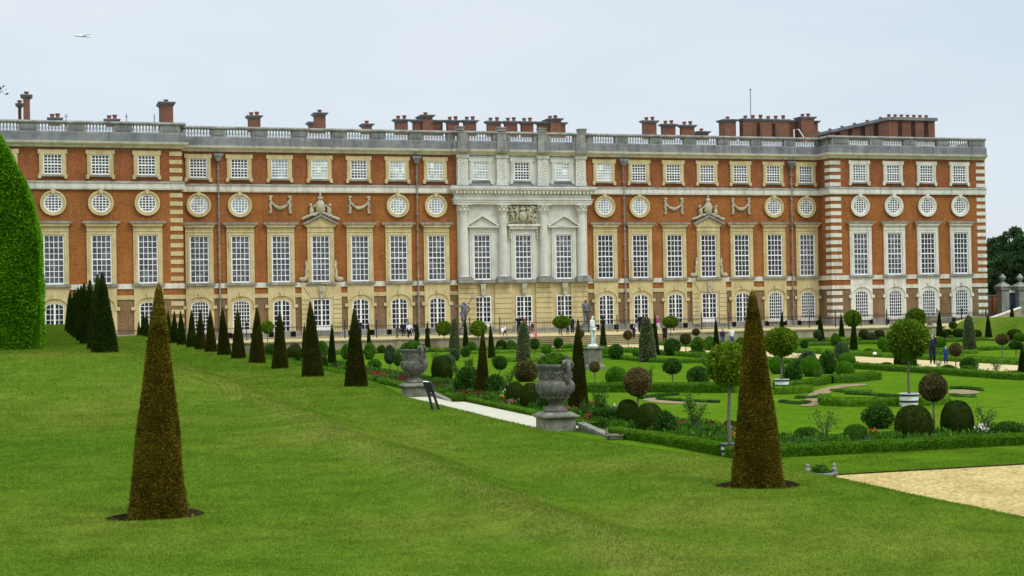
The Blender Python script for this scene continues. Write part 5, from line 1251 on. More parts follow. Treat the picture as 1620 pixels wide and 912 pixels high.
def lead_urn(P, s, label, mat, rz):
    t = empty('small_urn', P, rz); tag(t, label, 'urn'); t.scale = (s, s, s)
    m = MB(); m.lathe([(.18, 0), (.18, .04), (.10, .10), (.12, .14), (.36, .22), (.46, .34), (.43, .42), (.48, .46), (.50, .54), (.45, .54), (.40, .46)], seg=40, flute=(.2, .36, 16, .07)); obj('bowl', m.mesh('bowl', M[mat], smooth=True), t)
    for k in (0, 1):
        m = MB(); m.ball((.50, 0, .47), (.13, .14, .12), 9, 6); m.ball((.50, 0, .62), (.10, .12, .11), 9, 6); m.ball((.50, 0, .77), (.075, .075, .085), 9, 6); m.tube([(.5, 0, .36), (.47, 0, .25), (.40, 0, .2)], [.08, .05, .03], 6)
        h = obj('figure_handle', m.mesh('figure_handle', M[mat], smooth=True), t); h.rotation_euler = (0, 0, math.pi*k)
pz = on_y(1299, 747, 27.6); lead_urn((pz[0], 27.6, pz[2]-.54*.56), .56, 'small grey lead urn with bust handles at the gravel corner', 'lead', R_(-12))
urn_planting((pz[0], 27.6, pz[2]-.06), .19, 'small leafy plants in the lead urn at the gravel corner', 205, 260)
pz = on_y(983, 688, 39.2); lead_urn((pz[0]+.03, 39.7, ZP-.13), .52, 'small stone urn at the foot of the sloping coping', 'plinth', R_(-10))
q = on_y(1471, 499, 133.5); lead_urn((q[0], 133.5, ZT), 1.9, 'grey stone urn on the far right of the palace terrace', 'grey', 0)

# ------------------------------------------------------------------ people and statues
BODY = dict(pelvis=(0, 0, .94), waist=(0, .005, 1.10), chest=(0, .01, 1.31), neck=(0, .015, 1.47), chin=(0, -.005, 1.545), head=(0, -.012, 1.63), crown=(0, .0, 1.70))
def build_body(name, pose, mats, scale, female=False, robe=False):
    """one continuous skinned figure, facing -y; mats: skin, top, legs, shoes, hair"""
    J = {k: Vector(v) for k, v in BODY.items()}; Rr = dict(pelvis=(.155, .115), waist=(.135, .10), chest=(.165, .115), neck=(.055, .058), chin=(.062, .07), head=(.078, .095), crown=(.055, .07))
    fat = 1.22 if pose.get('coat') else (1.12 if not robe else 1.0)
    for k in ('pelvis', 'waist', 'chest'): Rr[k] = tuple(v*fat for v in Rr[k])
    E = [('pelvis', 'waist', 'top'), ('waist', 'chest', 'top'), ('chest', 'neck', 'skin'), ('neck', 'chin', 'skin'), ('chin', 'head', 'skin'), ('head', 'crown', 'hair')]
    J['nose'] = J['head']+Vector((0, -.115, -.015)); Rr['nose'] = (.014, .016); E.append(('head', 'nose', 'skin'))
    for s, nm in ((-1, 'l'), (1, 'r')):
        a1, a2, sp = pose.get('arm_'+nm, (0, 15, 8))       # swing of upper arm (forward +), elbow bend, spread
        sh = Vector((s*.175, .01, 1.405)); u = Vector((s*math.sin(R_(sp)), -math.sin(R_(a1))*math.cos(R_(sp)), -math.cos(R_(a1))*math.cos(R_(sp)))); el = sh+u*.29
        f = Vector((u.x*.3, -math.sin(R_(a1+a2)), -math.cos(R_(a1+a2)))).normalized(); wr = el+f*.25; ha = wr+f*.085
        J['sh'+nm], J['el'+nm], J['wr'+nm], J['ha'+nm] = sh, el, wr, ha
        Rr['sh'+nm] = (.068, .068); Rr['el'+nm] = (.045, .045); Rr['wr'+nm] = (.03, .03); Rr['ha'+nm] = (.036, .02)
        E += [('chest', 'sh'+nm, 'top'), ('sh'+nm, 'el'+nm, 'top'), ('el'+nm, 'wr'+nm, 'top' if not pose.get('short') else 'skin'), ('wr'+nm, 'ha'+nm, 'skin')]
        side = f.cross(Vector((s, 0, 0))).normalized()
        for q in range(4):
            k = 'f%d%s' % (q, nm); k2 = k+'t'; L = (.07, .082, .078, .062)[q]; o = side*((q-1.5)*.02)
            J[k] = ha+o+f*.045; J[k2] = ha+o*1.1+f*(.045+L*.7)+side.cross(f)*s*.012; Rr[k] = (.0095, .0095); Rr[k2] = (.007, .007); E += [('ha'+nm, k, 'skin'), (k, k2, 'skin')]
        J['th'+nm] = wr+f*.045+side*-.05; J['tht'+nm] = wr+f*.095+side*-.065; Rr['th'+nm] = (.012, .012); Rr['tht'+nm] = (.009, .009); E += [('wr'+nm, 'th'+nm, 'skin'), ('th'+nm, 'tht'+nm, 'skin')]
        h1, h2 = pose.get('leg_'+nm, (0, 0)); hip = Vector((s*.092, 0, .88))
        d1 = Vector((s*.02, -math.sin(R_(h1)), -math.cos(R_(h1)))).normalized(); kn = hip+d1*.42
        d2 = Vector((0, -math.sin(R_(h1-h2)), -math.cos(R_(h1-h2)))); an = kn+d2*.40; toe = an+Vector((s*.03, -.15*math.cos(R_(max(0, h2-20))), -.045))
        J['hp'+nm], J['kn'+nm], J['an'+nm], J['to'+nm] = hip, kn, an, toe; Rr['hp'+nm] = (.098*fat, .1*fat); Rr['kn'+nm] = (.06*fat*(1.25 if pose.get('coat') else 1), .062*fat*(1.25 if pose.get('coat') else 1)); Rr['an'+nm] = (.042, .045); Rr['to'+nm] = (.04, .03)
        E += [('pelvis', 'hp'+nm, 'legs'), ('hp'+nm, 'kn'+nm, 'coat' if pose.get('coat') else 'legs'), ('kn'+nm, 'an'+nm, 'legs'), ('an'+nm, 'to'+nm, 'shoes')]
    lean = R_(pose.get('lean', 0)); upper = [k for k in J if k[:2] not in ('hp', 'kn', 'an', 'to') and k != 'pelvis']
    rot = Matrix.Rotation(lean, 4, 'X'); pv = J['pelvis']
    for k in upper: J[k] = pv+rot @ (J[k]-pv)
    names = list(J); me = bpy.data.meshes.new('tmp'); me.from_pydata([J[k] for k in names], [(names.index(a), names.index(b)) for a, b, _ in E], [])
    o = bpy.data.objects.new('tmp', me); COL.objects.link(o); o.modifiers.new('s', 'SKIN'); sb = o.modifiers.new('u', 'SUBSURF'); sb.levels = 1; sb.render_levels = 1
    for i, k in enumerate(names):
        sv = me.skin_vertices[0].data[i]; sv.radius = Rr[k] if not (robe and k in ('pelvis', 'waist')) else (Rr[k][0]*1.15, Rr[k][1]*1.2); sv.use_root = k == 'pelvis'
    dg = bpy.context.evaluated_depsgraph_get(); ev = o.evaluated_get(dg); out = bpy.data.meshes.new_from_object(ev); bpy.data.objects.remove(o)
    order = ['skin', 'top', 'legs', 'shoes', 'hair']
    for k in order: out.materials.append(mats[k])
    segs = [(np.array(J[a]), np.array(J[b]), lab) for a, b, lab in E]
    cen = np.array([p.center[:] for p in out.polygons]); best = np.full(len(cen), 9.); mi = np.zeros(len(cen), np.int32)
    for a, b, lab in segs:
        ab = b-a; t = np.clip(((cen-a)@ab)/max(ab@ab, 1e-9), 0, 1); d = np.linalg.norm(cen-(a+t[:, None]*ab), axis=1)
        li = order.index('top' if lab == 'coat' else lab); m = d < best; best[m] = d[m]; mi[m] = li
    ncz = J['neck']; mi[(mi == 0) & (cen[:, 2] < ncz.z-.02) & (np.abs(cen[:, 0]) < .13)] = 1
    hd = np.array(J['head']); hm = (np.linalg.norm(cen-hd, axis=1) < .17) & ((cen[:, 2] > hd[2]+.045) | ((cen[:, 1] > hd[1]+.02) & (cen[:, 2] > hd[2]-.07))); mi[hm] = 4
    out.polygons.foreach_set('material_index', mi); out.shade_smooth(); out.name = name
    out.transform(Matrix.Scale(scale, 4)); out.update()
    return out, J
SKIN = flat_mat('skin', (.45, .27, .19), .6)
def cloth(c): return noise_mat('cloth', [tuple(x*.8 for x in c), tuple(min(1, x*1.15) for x in c)], scale=7, rough=.9, spec=.1, coord='obj')
HAIR = {'dark': flat_mat('dark_hair', (.015, .011, .009), .6), 'grey': flat_mat('grey_hair', (.45, .43, .40), .7), 'brown': flat_mat('brown_hair', (.08, .045, .025), .6), 'pink': flat_mat('pink_hat', (.55, .03, .16), .8), 'white': flat_mat('white_hat', (.75, .74, .72), .8), 'light': flat_mat('fair_hair', (.42, .33, .22), .6)}
SHOE = flat_mat('dark_shoes', (.02, .02, .022), .6)
CL = {}
def cl(c):
    if c not in CL: CL[c] = cloth(c)
    return CL[c]
def person(px, py, ytop, z, heading, top, legs, hair, label, pose=None, Y=None, drop=0.0, extra=None):
    P = on_z(px, py, z) if Y is None else on_y(px, py, Y)
    P[2] = z; s = (on_y(px, ytop, P[1])[2]-z)
    sc = max(s, .5)/1.74 if not drop else drop
    pose = pose or {}
    me, J = build_body('body', pose, {'skin': SKIN, 'top': cl(top), 'legs': cl(legs), 'shoes': SHOE, 'hair': HAIR[hair]}, sc)
    lo = min(v.co.z for v in me.vertices)
    t = empty('person', (P[0], P[1], z), R_(heading)); tag(t, label, 'person')
    b = obj('body', me, t, (0, 0, -lo if not pose.get('seat') else pose['seat']-.80*sc))
    # eyes on the face, child of the body
    hd = J['head']; m = MB()
    for s_ in (-1, 1): m.ball(((hd.x+s_*.032)*sc, (hd.y-.088)*sc, (hd.z+.005)*sc), .011*sc, 6, 4)
    obj('eyes', m.mesh('eyes', SHOE), b)
    if extra: extra(t, sc, J)
    return t
WALK = dict(leg_l=(22, 6), leg_r=(-20, 14), arm_l=(-18, 18, 8), arm_r=(20, 22, 8)); STAND = dict(leg_l=(2, 2), leg_r=(-2, 2), arm_l=(4, 12, 8), arm_r=(0, 18, 8))
SIT = dict(leg_l=(86, 86), leg_r=(84, 80), arm_l=(25, 55, 10), arm_r=(28, 50, 10)); COAT = dict(STAND, coat=True); PHOTO = dict(STAND, arm_l=(45, 95, 12), arm_r=(42, 98, 12))
navy, black_, white_, jean, red_, maroon, beige, blue, khaki, pinkc = (.012, .016, .05), (.012, .012, .014), (.75, .75, .74), (.07, .11, .22), (.55, .05, .05), (.14, .02, .035), (.62, .58, .48), (.02, .045, .20), (.22, .18, .12), (.60, .22, .26)
TP = ZT+.01
def bag(c, off, sz):
    def f(t, sc, J):
        m = MB(); m.ball(off, sz, 10, 7); m.tube([(off[0], off[1]-.05, off[2]+sz[2]*.8), (off[0], off[1], off[2]+sz[2]+.16), (off[0], off[1]+.05, off[2]+sz[2]*.8)], .012, 6); obj('bag', m.mesh('bag', cl(c), smooth=True), t)
    return f
person(569, 536, 506, TP, 160, navy, black_, 'dark', 'visitor in dark navy clothes behind the top of the nearest terrace cone', COAT, Y=131)
person(799, 535, 514, TP, -80, (.62, .66, .75), black_, 'dark', 'child in pale blue shirt walking left along the palace path with a white bag', WALK, Y=130, extra=bag(white_, (.05, -.28, .55), (.12, .16, .2)))
person(821, 530, 499, TP, 170, black_, navy, 'light', 'visitor in black jacket beside a pink hat, before the central door', PHOTO, Y=133)
person(831, 531, 501, TP, 20, maroon, navy, 'pink', 'visitor in bright pink hat before the central door', STAND, Y=132)
person(842.5, 531, 509, TP, 120, maroon, (.30, .08, .12), 'dark', 'girl in dark red clothes right of the central door', STAND, Y=132.5)
person(848, 540, 526, ZT-.28, 200, (.70, .10, .14), pinkc, 'dark', 'small child in coral red top sitting on the garden steps', dict(SIT, seat=.22), Y=126.5, drop=.62)
person(842, 538, 526, ZT-.28, 190, white_, pinkc, 'light', 'toddler in white and pale pink on the steps beside the coral top', dict(SIT, seat=.18), Y=126.6, drop=.5)
person(886.5, 534, 506, TP, 180, jean, jean, 'brown', 'visitor in blue jeans behind a flat bay ball, only legs showing', STAND, Y=130.5)
person(898, 532.5, 506, TP, 10, (.72, .76, .82), black_, 'dark', 'visitor in pale shirt and black trousers right of the flat bay ball', STAND, Y=131)
person(905.5, 531, 501, TP, 175, navy, black_, 'dark', 'visitor in navy jacket behind the tip of the urn-side cone', COAT, Y=134)
person(1003, 541, 514, ZT-.45, 175, navy, black_, 'grey', 'visitor in navy jacket climbing the garden steps', dict(WALK, coat=True), Y=126.8, extra=bag(white_, (-.2, .12, .95), (.1, .1, .14)))
person(1013, 528, 497, TP, 165, black_, black_, 'grey', 'tall visitor all in black standing on the terrace above the steps', COAT, Y=131.5)
person(1040.5, 530, 499, TP, -60, (.30, .06, .14), white_, 'white', 'visitor in white cap, red and purple top and white trousers', dict(WALK, arm_l=(40, 70, 14)), Y=131.5)
person(1052, 541, 513.5, ZT-.9, 165, black_, maroon, 'dark', 'visitor in dark clothes standing at the right end of the steps', COAT, Y=125.9)
person(1158, 552, 517, ZP+.02, 178, (.74, .72, .66), jean, 'grey', 'grey haired visitor in white jacket and jeans strolling away', dict(WALK, leg_l=(10, 4), leg_r=(-10, 8), arm_l=(5, 40, 8), arm_r=(8, 35, 8)), Y=110)
person(1143.5, 552, 520, ZP+.02, 178, (.03, .02, .06), jean, 'dark', 'visitor in dark purple jacket and jeans half hidden by two cones', STAND, Y=112)
person(1475.5, 577, 528, ZP+.02, 150, (.018, .018, .04), black_, 'light', 'adult in dark coat walking on the central path with a child', dict(WALK, leg_l=(10, 4), leg_r=(-12, 8), coat=True, arm_l=(30, 70, 8)), Y=74.6, extra=bag((.45, .42, .45), (.22, -.1, 1.05), (.08, .1, .14)))
person(1496.5, 579, 547, ZP+.02, 150, blue, (.015, .02, .06), 'grey', 'child in blue jacket and light hat beside the adult in dark coat', dict(STAND, lean=-6, coat=True, arm_l=(15, 60, 8), arm_r=(15, 60, 8)), Y=73.8)
# seated pair on a bench against the railing
q = on_y(646, 531, 134.5); bt = empty('garden_bench', (q[0], 134.5, ZT)); tag(bt, 'dark garden bench in front of the railing with seated visitors', 'bench')
m = MB(); [m.box(-1.1, 1.1, -.22+i*.12, -.13+i*.12, .42, .455) for i in range(4)]; obj('seat', m.mesh('seat', M['wood']), bt)
m = MB(); [m.box(-1.1, 1.1, .255, .285, .52+i*.13, .61+i*.13) for i in range(3)]; obj('backrest', m.mesh('backrest', M['wood']), bt)
for sx in (-1.05, 0, 1.05):
    m = MB(); m.box(sx-.03, sx+.03, -.2, -.14, 0, .418); m.box(sx-.03, sx+.03, .2, .252, 0, .95); m.box(sx-.028, sx+.028, -.139, .199, .36, .418); obj('leg', m.mesh('leg', M['wood']), bt)
def cane(t, sc, J): m = MB(); m.tube([(.18, -.75, .0), (.12, -.45, .75)], .014, 6); obj('cane', m.mesh('cane', M['paint']), t)
for dx, tp, hr, lab, ex in ((-.55, black_, 'dark', 'visitor in black seated on the bench, left of the pale shirt', None), (.05, (.62, .68, .78), 'dark', 'visitor in pale blue shirt seated mid bench with a white cane', cane), (.68, navy, 'brown', 'visitor in navy seated on the bench, right of the pale shirt', None)):
    person(646, 531, 505, TP, 0, tp, black_, hr, lab, dict(SIT, seat=.53), Y=134.5, drop=1.0, extra=ex).location = (q[0]+dx, 134.42, ZT)
# statues
def statue(P, h, heading, mat, label, pose, name='statue', club=None):
    t = empty(name, P, R_(heading)); tag(t, label, 'statue'); sc = (h-.12)/1.74; mm = M[mat]
    me, J = build_body('figure', pose, {k: mm for k in ('skin', 'top', 'legs', 'shoes', 'hair')}, sc, robe=True)
    lo = min(v.co.z for v in me.vertices); obj('figure', me, t, (0, 0, .11-lo))
    m = MB(); m.lathe([(.30, 0), (.31, .08), (.26, .13), (.1, .16)], seg=20); obj('base', m.mesh('base', mm, smooth=False), t)
    m = MB(); m.tube([(.16, .14, .1), (.2, .12, .5), (.14, .1, .95*sc)], [.11, .08, .06], 8)                 # tree stump support
    m.tube([(-.18*sc, -.10, 1.0*sc), (.0, -.15*sc, .98*sc), (.2*sc, -.06, 1.04*sc), (.22*sc, .1, .8*sc), (.2*sc, .16, .4*sc)], [.05, .075, .08, .09, .07], 8)   # drapery
    obj('drapery', m.mesh('drapery', mm, smooth=True), t)
    if club: m = MB(); m.tube(club, [.03, .05, .07], 8); obj('club', m.mesh('club', mm, smooth=True), t)
    return t
ps = on_z(938.5, 584.5, ZP)
pt = empty('statue_plinth', ps); tag(pt, 'tall square stone plinth carrying the white marble statue', 'plinth')
m = MB(); m.box(-.56, .56, -.56, .56, -.05, .18); m.frustum(0, 0, .18, .30, .56, .56, .42, .42); obj('base', m.mesh('base', M['plinth'], bevel=.012), pt)
m = MB(); m.box(-.41, .41, -.41, .41, .30, 1.12); obj('die', m.mesh('die', M['plinth'], bevel=.012), pt)
m = MB()
for sx in (-1, 1):
    m.box(-.25, .25, sx*.41-.02, sx*.41+.02, .45, 1.0); m.box(sx*.41-.02, sx*.41+.02, -.25, .25, .45, 1.0)
obj('panel', m.mesh('panel', M['plinth']), pt)
m = MB(); m.frustum(0, 0, 1.12, 1.19, .42, .42, .50, .50); m.box(-.51, .51, -.51, .51, 1.191, 1.28); obj('cap', m.mesh('cap', M['plinth'], bevel=.01), pt)
statue((ps[0], ps[1], ZP+1.28), 1.85, 40, 'marble', 'white marble standing figure on a plinth, right arm bent across the body', dict(leg_l=(2, 2), leg_r=(14, 22), arm_l=(12, 60, 10), arm_r=(-8, 15, 14)))
for px, lab, pose, hd, club in ((735, 'dark lead figure with raised arm left of the palace centre', dict(leg_l=(8, 4), leg_r=(-6, 6), arm_l=(-10, 60, 28), arm_r=(62, 40, 75)), 200, [(-.5, -.2, 2.3), (-.7, -.2, 2.55), (-.85, -.2, 2.9)]),
                          (927, 'dark lead standing figure right of the palace centre', dict(leg_l=(10, 14), leg_r=(-2, 2), arm_l=(20, 70, 14), arm_r=(5, 30, 14)), 10, None)):
    q = on_y(px, 522, 140.5); m = MB(); m.box(-.62, .62, -.55, .55, 0, .14); m.box(-.5, .5, -.42, .42, .14, .62); m.box(-.58, .58, -.5, .5, .62, .74)
    tag(obj('statue_plinth', m.mesh('statue_plinth', M['grey'], bevel=.015), None, (q[0], 140.5, ZT)), 'low grey stone plinth under the lead figure %s the palace centre' % ('left of' if px < 800 else 'right of'), 'plinth', 'plinths of the lead figures')
    statue((q[0], 140.5, ZT+.74), 2.55, hd, 'lead_dark', lab, pose, club=club if px < 800 else None).scale = (1.35, 1.35, 1)

# ------------------------------------------------------------------ information lectern and small label
d = ray(690, 649); P = d*(ZL/d[2])
for _ in range(12): P = d*(gz(P)/d[2])
sc_ = mpp(P); lc = empty('information_stand', P, R_(-17)); tag(lc, 'black slanted information stand on two leaning legs beside the white landing', 'sign')
hgt = 46*sc_; ln = -13*sc_
for dx in (-.05, .075):
    m = MB(); x0, x1 = dx*1.1, dx*.75+ln*.80
    m.add([(x0-.028, -.02, -.08), (x0+.028, -.02, -.08), (x0+.028, .02, -.08), (x0-.028, .02, -.08), (x1-.028, -.02, hgt*.72), (x1+.028, -.02, hgt*.72), (x1+.028, .02, hgt*.72), (x1-.028, .02, hgt*.72)], [(0, 3, 2, 1), (4, 5, 6, 7), (0, 1, 5, 4), (1, 2, 6, 5), (2, 3, 7, 6), (3, 0, 4, 7)])
    obj('leg', m.mesh('leg', M['black']), lc)
m = MB(); a = ln*.66; b = ln*1.0
m.add([(a-.078, -.035, hgt*.62), (a+.078, -.035, hgt*.62), (a+.09, .03, hgt*.62), (a-.09, .03, hgt*.62), (b-.10, -.06, hgt*.98), (b+.085, -.06, hgt*.95), (b+.085, .10, hgt*.95), (b-.10, .10, hgt*.98)], [(0, 3, 2, 1), (4, 5, 6, 7), (0, 1, 5, 4), (1, 2, 6, 5), (2, 3, 7, 6), (3, 0, 4, 7)])
obj('panel_box', m.mesh('panel_box', M['black'], bevel=.006), lc)
m = MB(); m.add([(b-.09, -.05, hgt*.98+.004), (b+.02, -.05, hgt*.967+.004), (b+.02, .09, hgt*.967+.010), (b-.09, .09, hgt*.98+.012)], [(0, 1, 2, 3)]); obj('panel', m.mesh('panel', M['paint']), lc)
q = G(1302, 585); t = empty('plant_label', q); tag(t, 'small black label on a stake at the path edge', 'sign'); m = MB(); m.tube([(0, 0, -.05), (0, 0, .30)], .012, 6); obj('stake', m.mesh('stake', M['black']), t); m = MB(); m.box(-.10, .10, -.02, -.008, .28, .40); obj('plate', m.mesh('plate', M['black']), t)
q = G(1384, 566.5); t = empty('garden_floodlight', q); tag(t, 'tiny white garden floodlight in the path hedge', 'lamp'); m = MB(); m.ball((0, 0, .28), (.13, .13, .10), 10, 6); obj('head', m.mesh('head', M['paint']), t); m = MB(); m.tube([(0, 0, -.02), (0, 0, .2)], .02, 6); obj('stem', m.mesh('stem', M['black']), t)

# ------------------------------------------------------------------ right background: garden wall, gate piers, far trees
def pier(px, label):
    a = on_y(px, 491, 150); s = mpp(a); zt = lambda y: on_y(px, y, 150)[2]; b = ZT
    t = empty('gate_pier', (a[0], 150, b)); tag(t, label, 'gate pier', 'stone gate piers')
    m = MB(); m.box(-.52, .52, -.5, .5, -.2, zt(459)-b); m.box(-.62, .62, -.6, .6, -.2, .5); obj('shaft', m.mesh('shaft', M['grey'], bevel=.02), t)
    m = MB(); m.box(-.68, .68, -.66, .66, zt(459)-b+.002, zt(455)-b); m.box(-.80, .80, -.78, .78, zt(455)-b, zt(453)-b); m.frustum(0, 0, zt(453)-b, zt(446)-b, .7, .7, .12, .12); obj('cap', m.mesh('cap', M['grey'], bevel=.01), t)
    m = MB(); c = zt(440)-b; m.lathe([(.1, c-.62), (.12, c-.45), (.25, c-.3), (.42, c+.02), (.2, c+.32), (.02, c+.5)], seg=8); obj('finial', m.mesh('finial', M['grey']), t)
    return a
pa = pier(1587, 'tall stone gate pier with faceted finial, left of two'); pb_ = pier(1614.5, 'tall stone gate pier with faceted finial, at the right edge')
g_ = empty('garden_gate', ((pa[0]+pb_[0])/2, 150.3, ZT)); tag(g_, 'dark blue gate between the two stone piers under a pale beam', 'gate'); w = (pb_[0]-pa[0])/2-.55
m = MB(); m.box(-w, w, -.05, .05, 0, on_y(1600, 466, 150)[2]-ZT); obj('panel', m.mesh('panel', noise_mat('blue_gate_paint', [(.02, .03, .07), (.04, .055, .12)], scale=2, rough=.6)), g_)
m = MB(); m.box(-w, w, -.12, .12, on_y(1600, 463.5, 150)[2]-ZT, on_y(1600, 459.5, 150)[2]-ZT); obj('beam', m.mesh('beam', M['white_stone']), g_)
m = MB()
for i in range(5): m.box(-w+.2+i*w*.4, -w+.28+i*w*.4, -.08, -.051, .3, 2.4)
obj('bars', m.mesh('bars', M['iron']), g_)
a = on_y(1556, 480, 152); b = on_y(1581, 480, 152); zt = on_y(1570, 469, 152)[2]
t = empty('garden_wall', (a[0], 152, ZT)); tag(t, 'brown brick garden wall between the palace corner and the gate pier', 'wall')
m = MB(); m.box(0, b[0]-a[0]-.1, 0, .5, -.2, zt-ZT); obj('wall_face', m.mesh('wall_face', M['brick_low']), t)
m = MB(); m.box(-.05, b[0]-a[0]-.05, -.08, .58, zt-ZT+.002, zt-ZT+.16); obj('coping', m.mesh('coping', M['grey_dark']), t)
m = MB(); m.box(.55*(b[0]-a[0]), .88*(b[0]-a[0]), -.12, -.002, 0, zt-ZT-.1); obj('brick_pier', m.mesh('brick_pier', M['brick']), t)
m = MB(); ka = on_y(1556, 506, 131); kb = on_y(1614, 486, 131); v = [Vector(ka), Vector(kb)]
bw = empty('bank_wall', ka); tag(bw, 'sloping pale stone coping climbing the far right grass bank', 'wall')
cv = [(0, 0, 0), (kb[0]-ka[0], 0, kb[2]-ka[2])]; m.add([(0, -.2, 0), (cv[1][0], -.2, cv[1][2]), (cv[1][0], .2, cv[1][2]), (0, .2, 0), (0, -.2, -.15), (cv[1][0], -.2, cv[1][2]-.15), (cv[1][0], .2, cv[1][2]-.15), (0, .2, -.15)], [(0, 1, 2, 3), (7, 6, 5, 4), (0, 4, 5, 1), (1, 5, 6, 2), (2, 6, 7, 3), (3, 7, 4, 0)]); obj('coping', m.mesh('coping', M['white_stone']), bw)
m = MB(); m.add([(0, -.14, -.152), (cv[1][0], -.14, cv[1][2]-.152), (cv[1][0], .14, cv[1][2]-.152), (0, .14, -.152), (0, -.14, -1.6), (cv[1][0], -.14, -1.6), (cv[1][0], .14, -1.6), (0, .14, -1.6)], [(0, 1, 2, 3), (7, 6, 5, 4), (0, 4, 5, 1), (1, 5, 6, 2), (2, 6, 7, 3), (3, 7, 4, 0)]); obj('wall_face', m.mesh('wall_face', M['wall_stone']), bw)

def far_tree(P, h, w, mat, seed, label, group='dark trees beyond the gate', leaf=.55, ncl=46, per=70, cb=.18):
    g = np.random.default_rng(seed); t = empty('broadleaf_tree', P, 0); tag(t, label, 'tree', group)
    m = MB(); m.tube([(0, 0, -.3), (.1, 0, h*.2), (0, .1, h*.45), (.1, 0, h*.75)], [h*.032, h*.025, h*.016, h*.006], 8); cs = []
    for i in range(ncl):
        u = unit(g.normal(size=(1, 3)))[0]; r = g.random()**.4; q = np.array([u[0]*w/2*r, u[1]*w/2*r, h*(cb+(1-cb)*.5)+u[2]*h*(1-cb)*.46*r]); cs.append(q)
        if i % 4 == 0: m.tube([(0, 0, h*.3), tuple(q*np.array([.45, .45, .75])), tuple(q)], [h*.012, h*.007, h*.002], 5)
    obj('trunk', m.mesh('trunk', M['bark']), t); PP = []; NN = []
    for q in cs:
        rr = w*(.13+.07*g.random()); u = unit(g.normal(size=(per, 3))); PP.append(q+u*rr*np.array([1, 1, .8])*(.6+.4*g.random((per, 1)))); NN.append(u+np.array([0, 0, .4]))
    V, Q = leaf_quads(np.concatenate(PP), unit(np.concatenate(NN)), leaf*1.4, leaf, 1.2, 0, seed)
    obj('crown', np_mesh('crown', V, quads=Q, mat=M[mat]), t)
for k, (px, Y, yt, wpx, mt, lab) in enumerate((
    (1563, 300, 377, 34, 'tree_far2', 'pale green tree just showing beyond the palace corner'), (1580, 285, 371, 38, 'tree_far', 'dark tree between the palace corner and the gate piers'),
    (1602, 270, 359, 44, 'tree_far', 'dark tall tree rising above the left gate pier'), (1628, 255, 352, 52, 'tree_far', 'dark tallest tree at the right edge of the view'),
    (1592, 240, 400, 40, 'tree_far', 'dark lower tree directly behind the left gate pier'), (1614, 232, 404, 36, 'tree_far', 'dark lower tree behind the right gate pier'),
    (1566, 250, 412, 30, 'tree_far2', 'lighter green lower tree close beside the palace corner'), (1646, 260, 356, 50, 'tree_far', 'dark tree mostly cut off by the right edge'),
    (1578, 235, 430, 30, 'tree_far', 'dark low tree above the brown garden wall'))):
    q = on_y(px, yt, Y); s = mpp(q); far_tree((q[0], Y, ZT), q[2]-ZT, wpx*s*1.15, mt, 300+k, lab, cb=.05, leaf=.34, ncl=130, per=170)
# plane tree far left, only a sprig of it in view
q = on_y(4, 143, 100); lt = empty('broadleaf_tree', (-8.8, 100, -1.2)); tag(lt, 'tree beyond the left edge with a single sprig against the sky', 'tree')
qq = Vector(q)-Vector((-8.8, 100, -1.2)); m = MB()
m.tube([(0, 0, -.3), (.1, 0, 5), (0, .2, 11), (-.3, .2, 17)], [.45, .36, .25, .1], 9); m.tube([(0, .1, 9), tuple(qq*.6+Vector((0, 0, 3.4))), tuple(qq*.88+Vector((0, 0, .9))), tuple(qq)], [.16, .10, .05, .02], 6); obj('trunk', m.mesh('trunk', M['bark']), lt)
g = np.random.default_rng(8); tip = np.array(qq); PP = [tip+g.normal(size=(16, 3))*np.array([.22, .3, .12])+np.array([-.15, 0, 0])]
for i in range(60):
    u = unit(g.normal(size=(1, 3)))[0]; c = np.array([-2.4, .4, 15.])+u*np.array([2.8, 2.8, 3.6])*(.4+.6*g.random()); PP.append(c+g.normal(size=(60, 3))*.6)
PP = np.concatenate(PP); V, Q = leaf_quads(PP, unit(g.normal(size=PP.shape)), .24, .14, 1, 0, 4); obj('crown', np_mesh('crown', V, quads=Q, mat=M['tree_far']), lt)
# airliner; distance haze is put into its pale bluish body colour
q = on_y(131, 57.5, 3200); ap = empty('airliner', q, R_(200)); tag(ap, 'tiny pale airliner high in the sky at upper left', 'aircraft')
am = flat_mat('hazed_airframe', (.66, .72, .78), .6); m = MB(); m.tube([(-20, 0, 0), (-17, 0, .4), (-8, 0, 0), (14, 0, 0), (18, 0, -.4), (20, 0, -.7)], [.3, 1.3, 2.0, 2.0, 1.3, .2], 12); obj('fuselage', m.mesh('fuselage', am, smooth=True), ap)
for s in (-1, 1):
    m = MB(); m.add([(4, s*1.5, -.8), (-2, s*1.5, -.8), (-8, s*19, 1.2), (-5.5, s*19, 1.2), (4, s*1.5, -.3), (-2, s*1.5, -.3), (-8, s*19, 1.4), (-5.5, s*19, 1.4)], [(0, 1, 2, 3), (7, 6, 5, 4), (0, 4, 5, 1), (1, 5, 6, 2), (2, 6, 7, 3), (3, 7, 4, 0)]); obj('wing', m.mesh('wing', am), ap)
m = MB(); m.add([(-14, -.2, 1.2), (-19, -.2, 1.2), (-21, -.2, 7.5), (-18.5, -.2, 7.5), (-14, .2, 1.2), (-19, .2, 1.2), (-21, .2, 7.5), (-18.5, .2, 7.5)], [(0, 1, 2, 3), (7, 6, 5, 4), (0, 4, 5, 1), (1, 5, 6, 2), (2, 6, 7, 3), (3, 7, 4, 0)]); obj('tail_fin', m.mesh('tail_fin', am), ap)

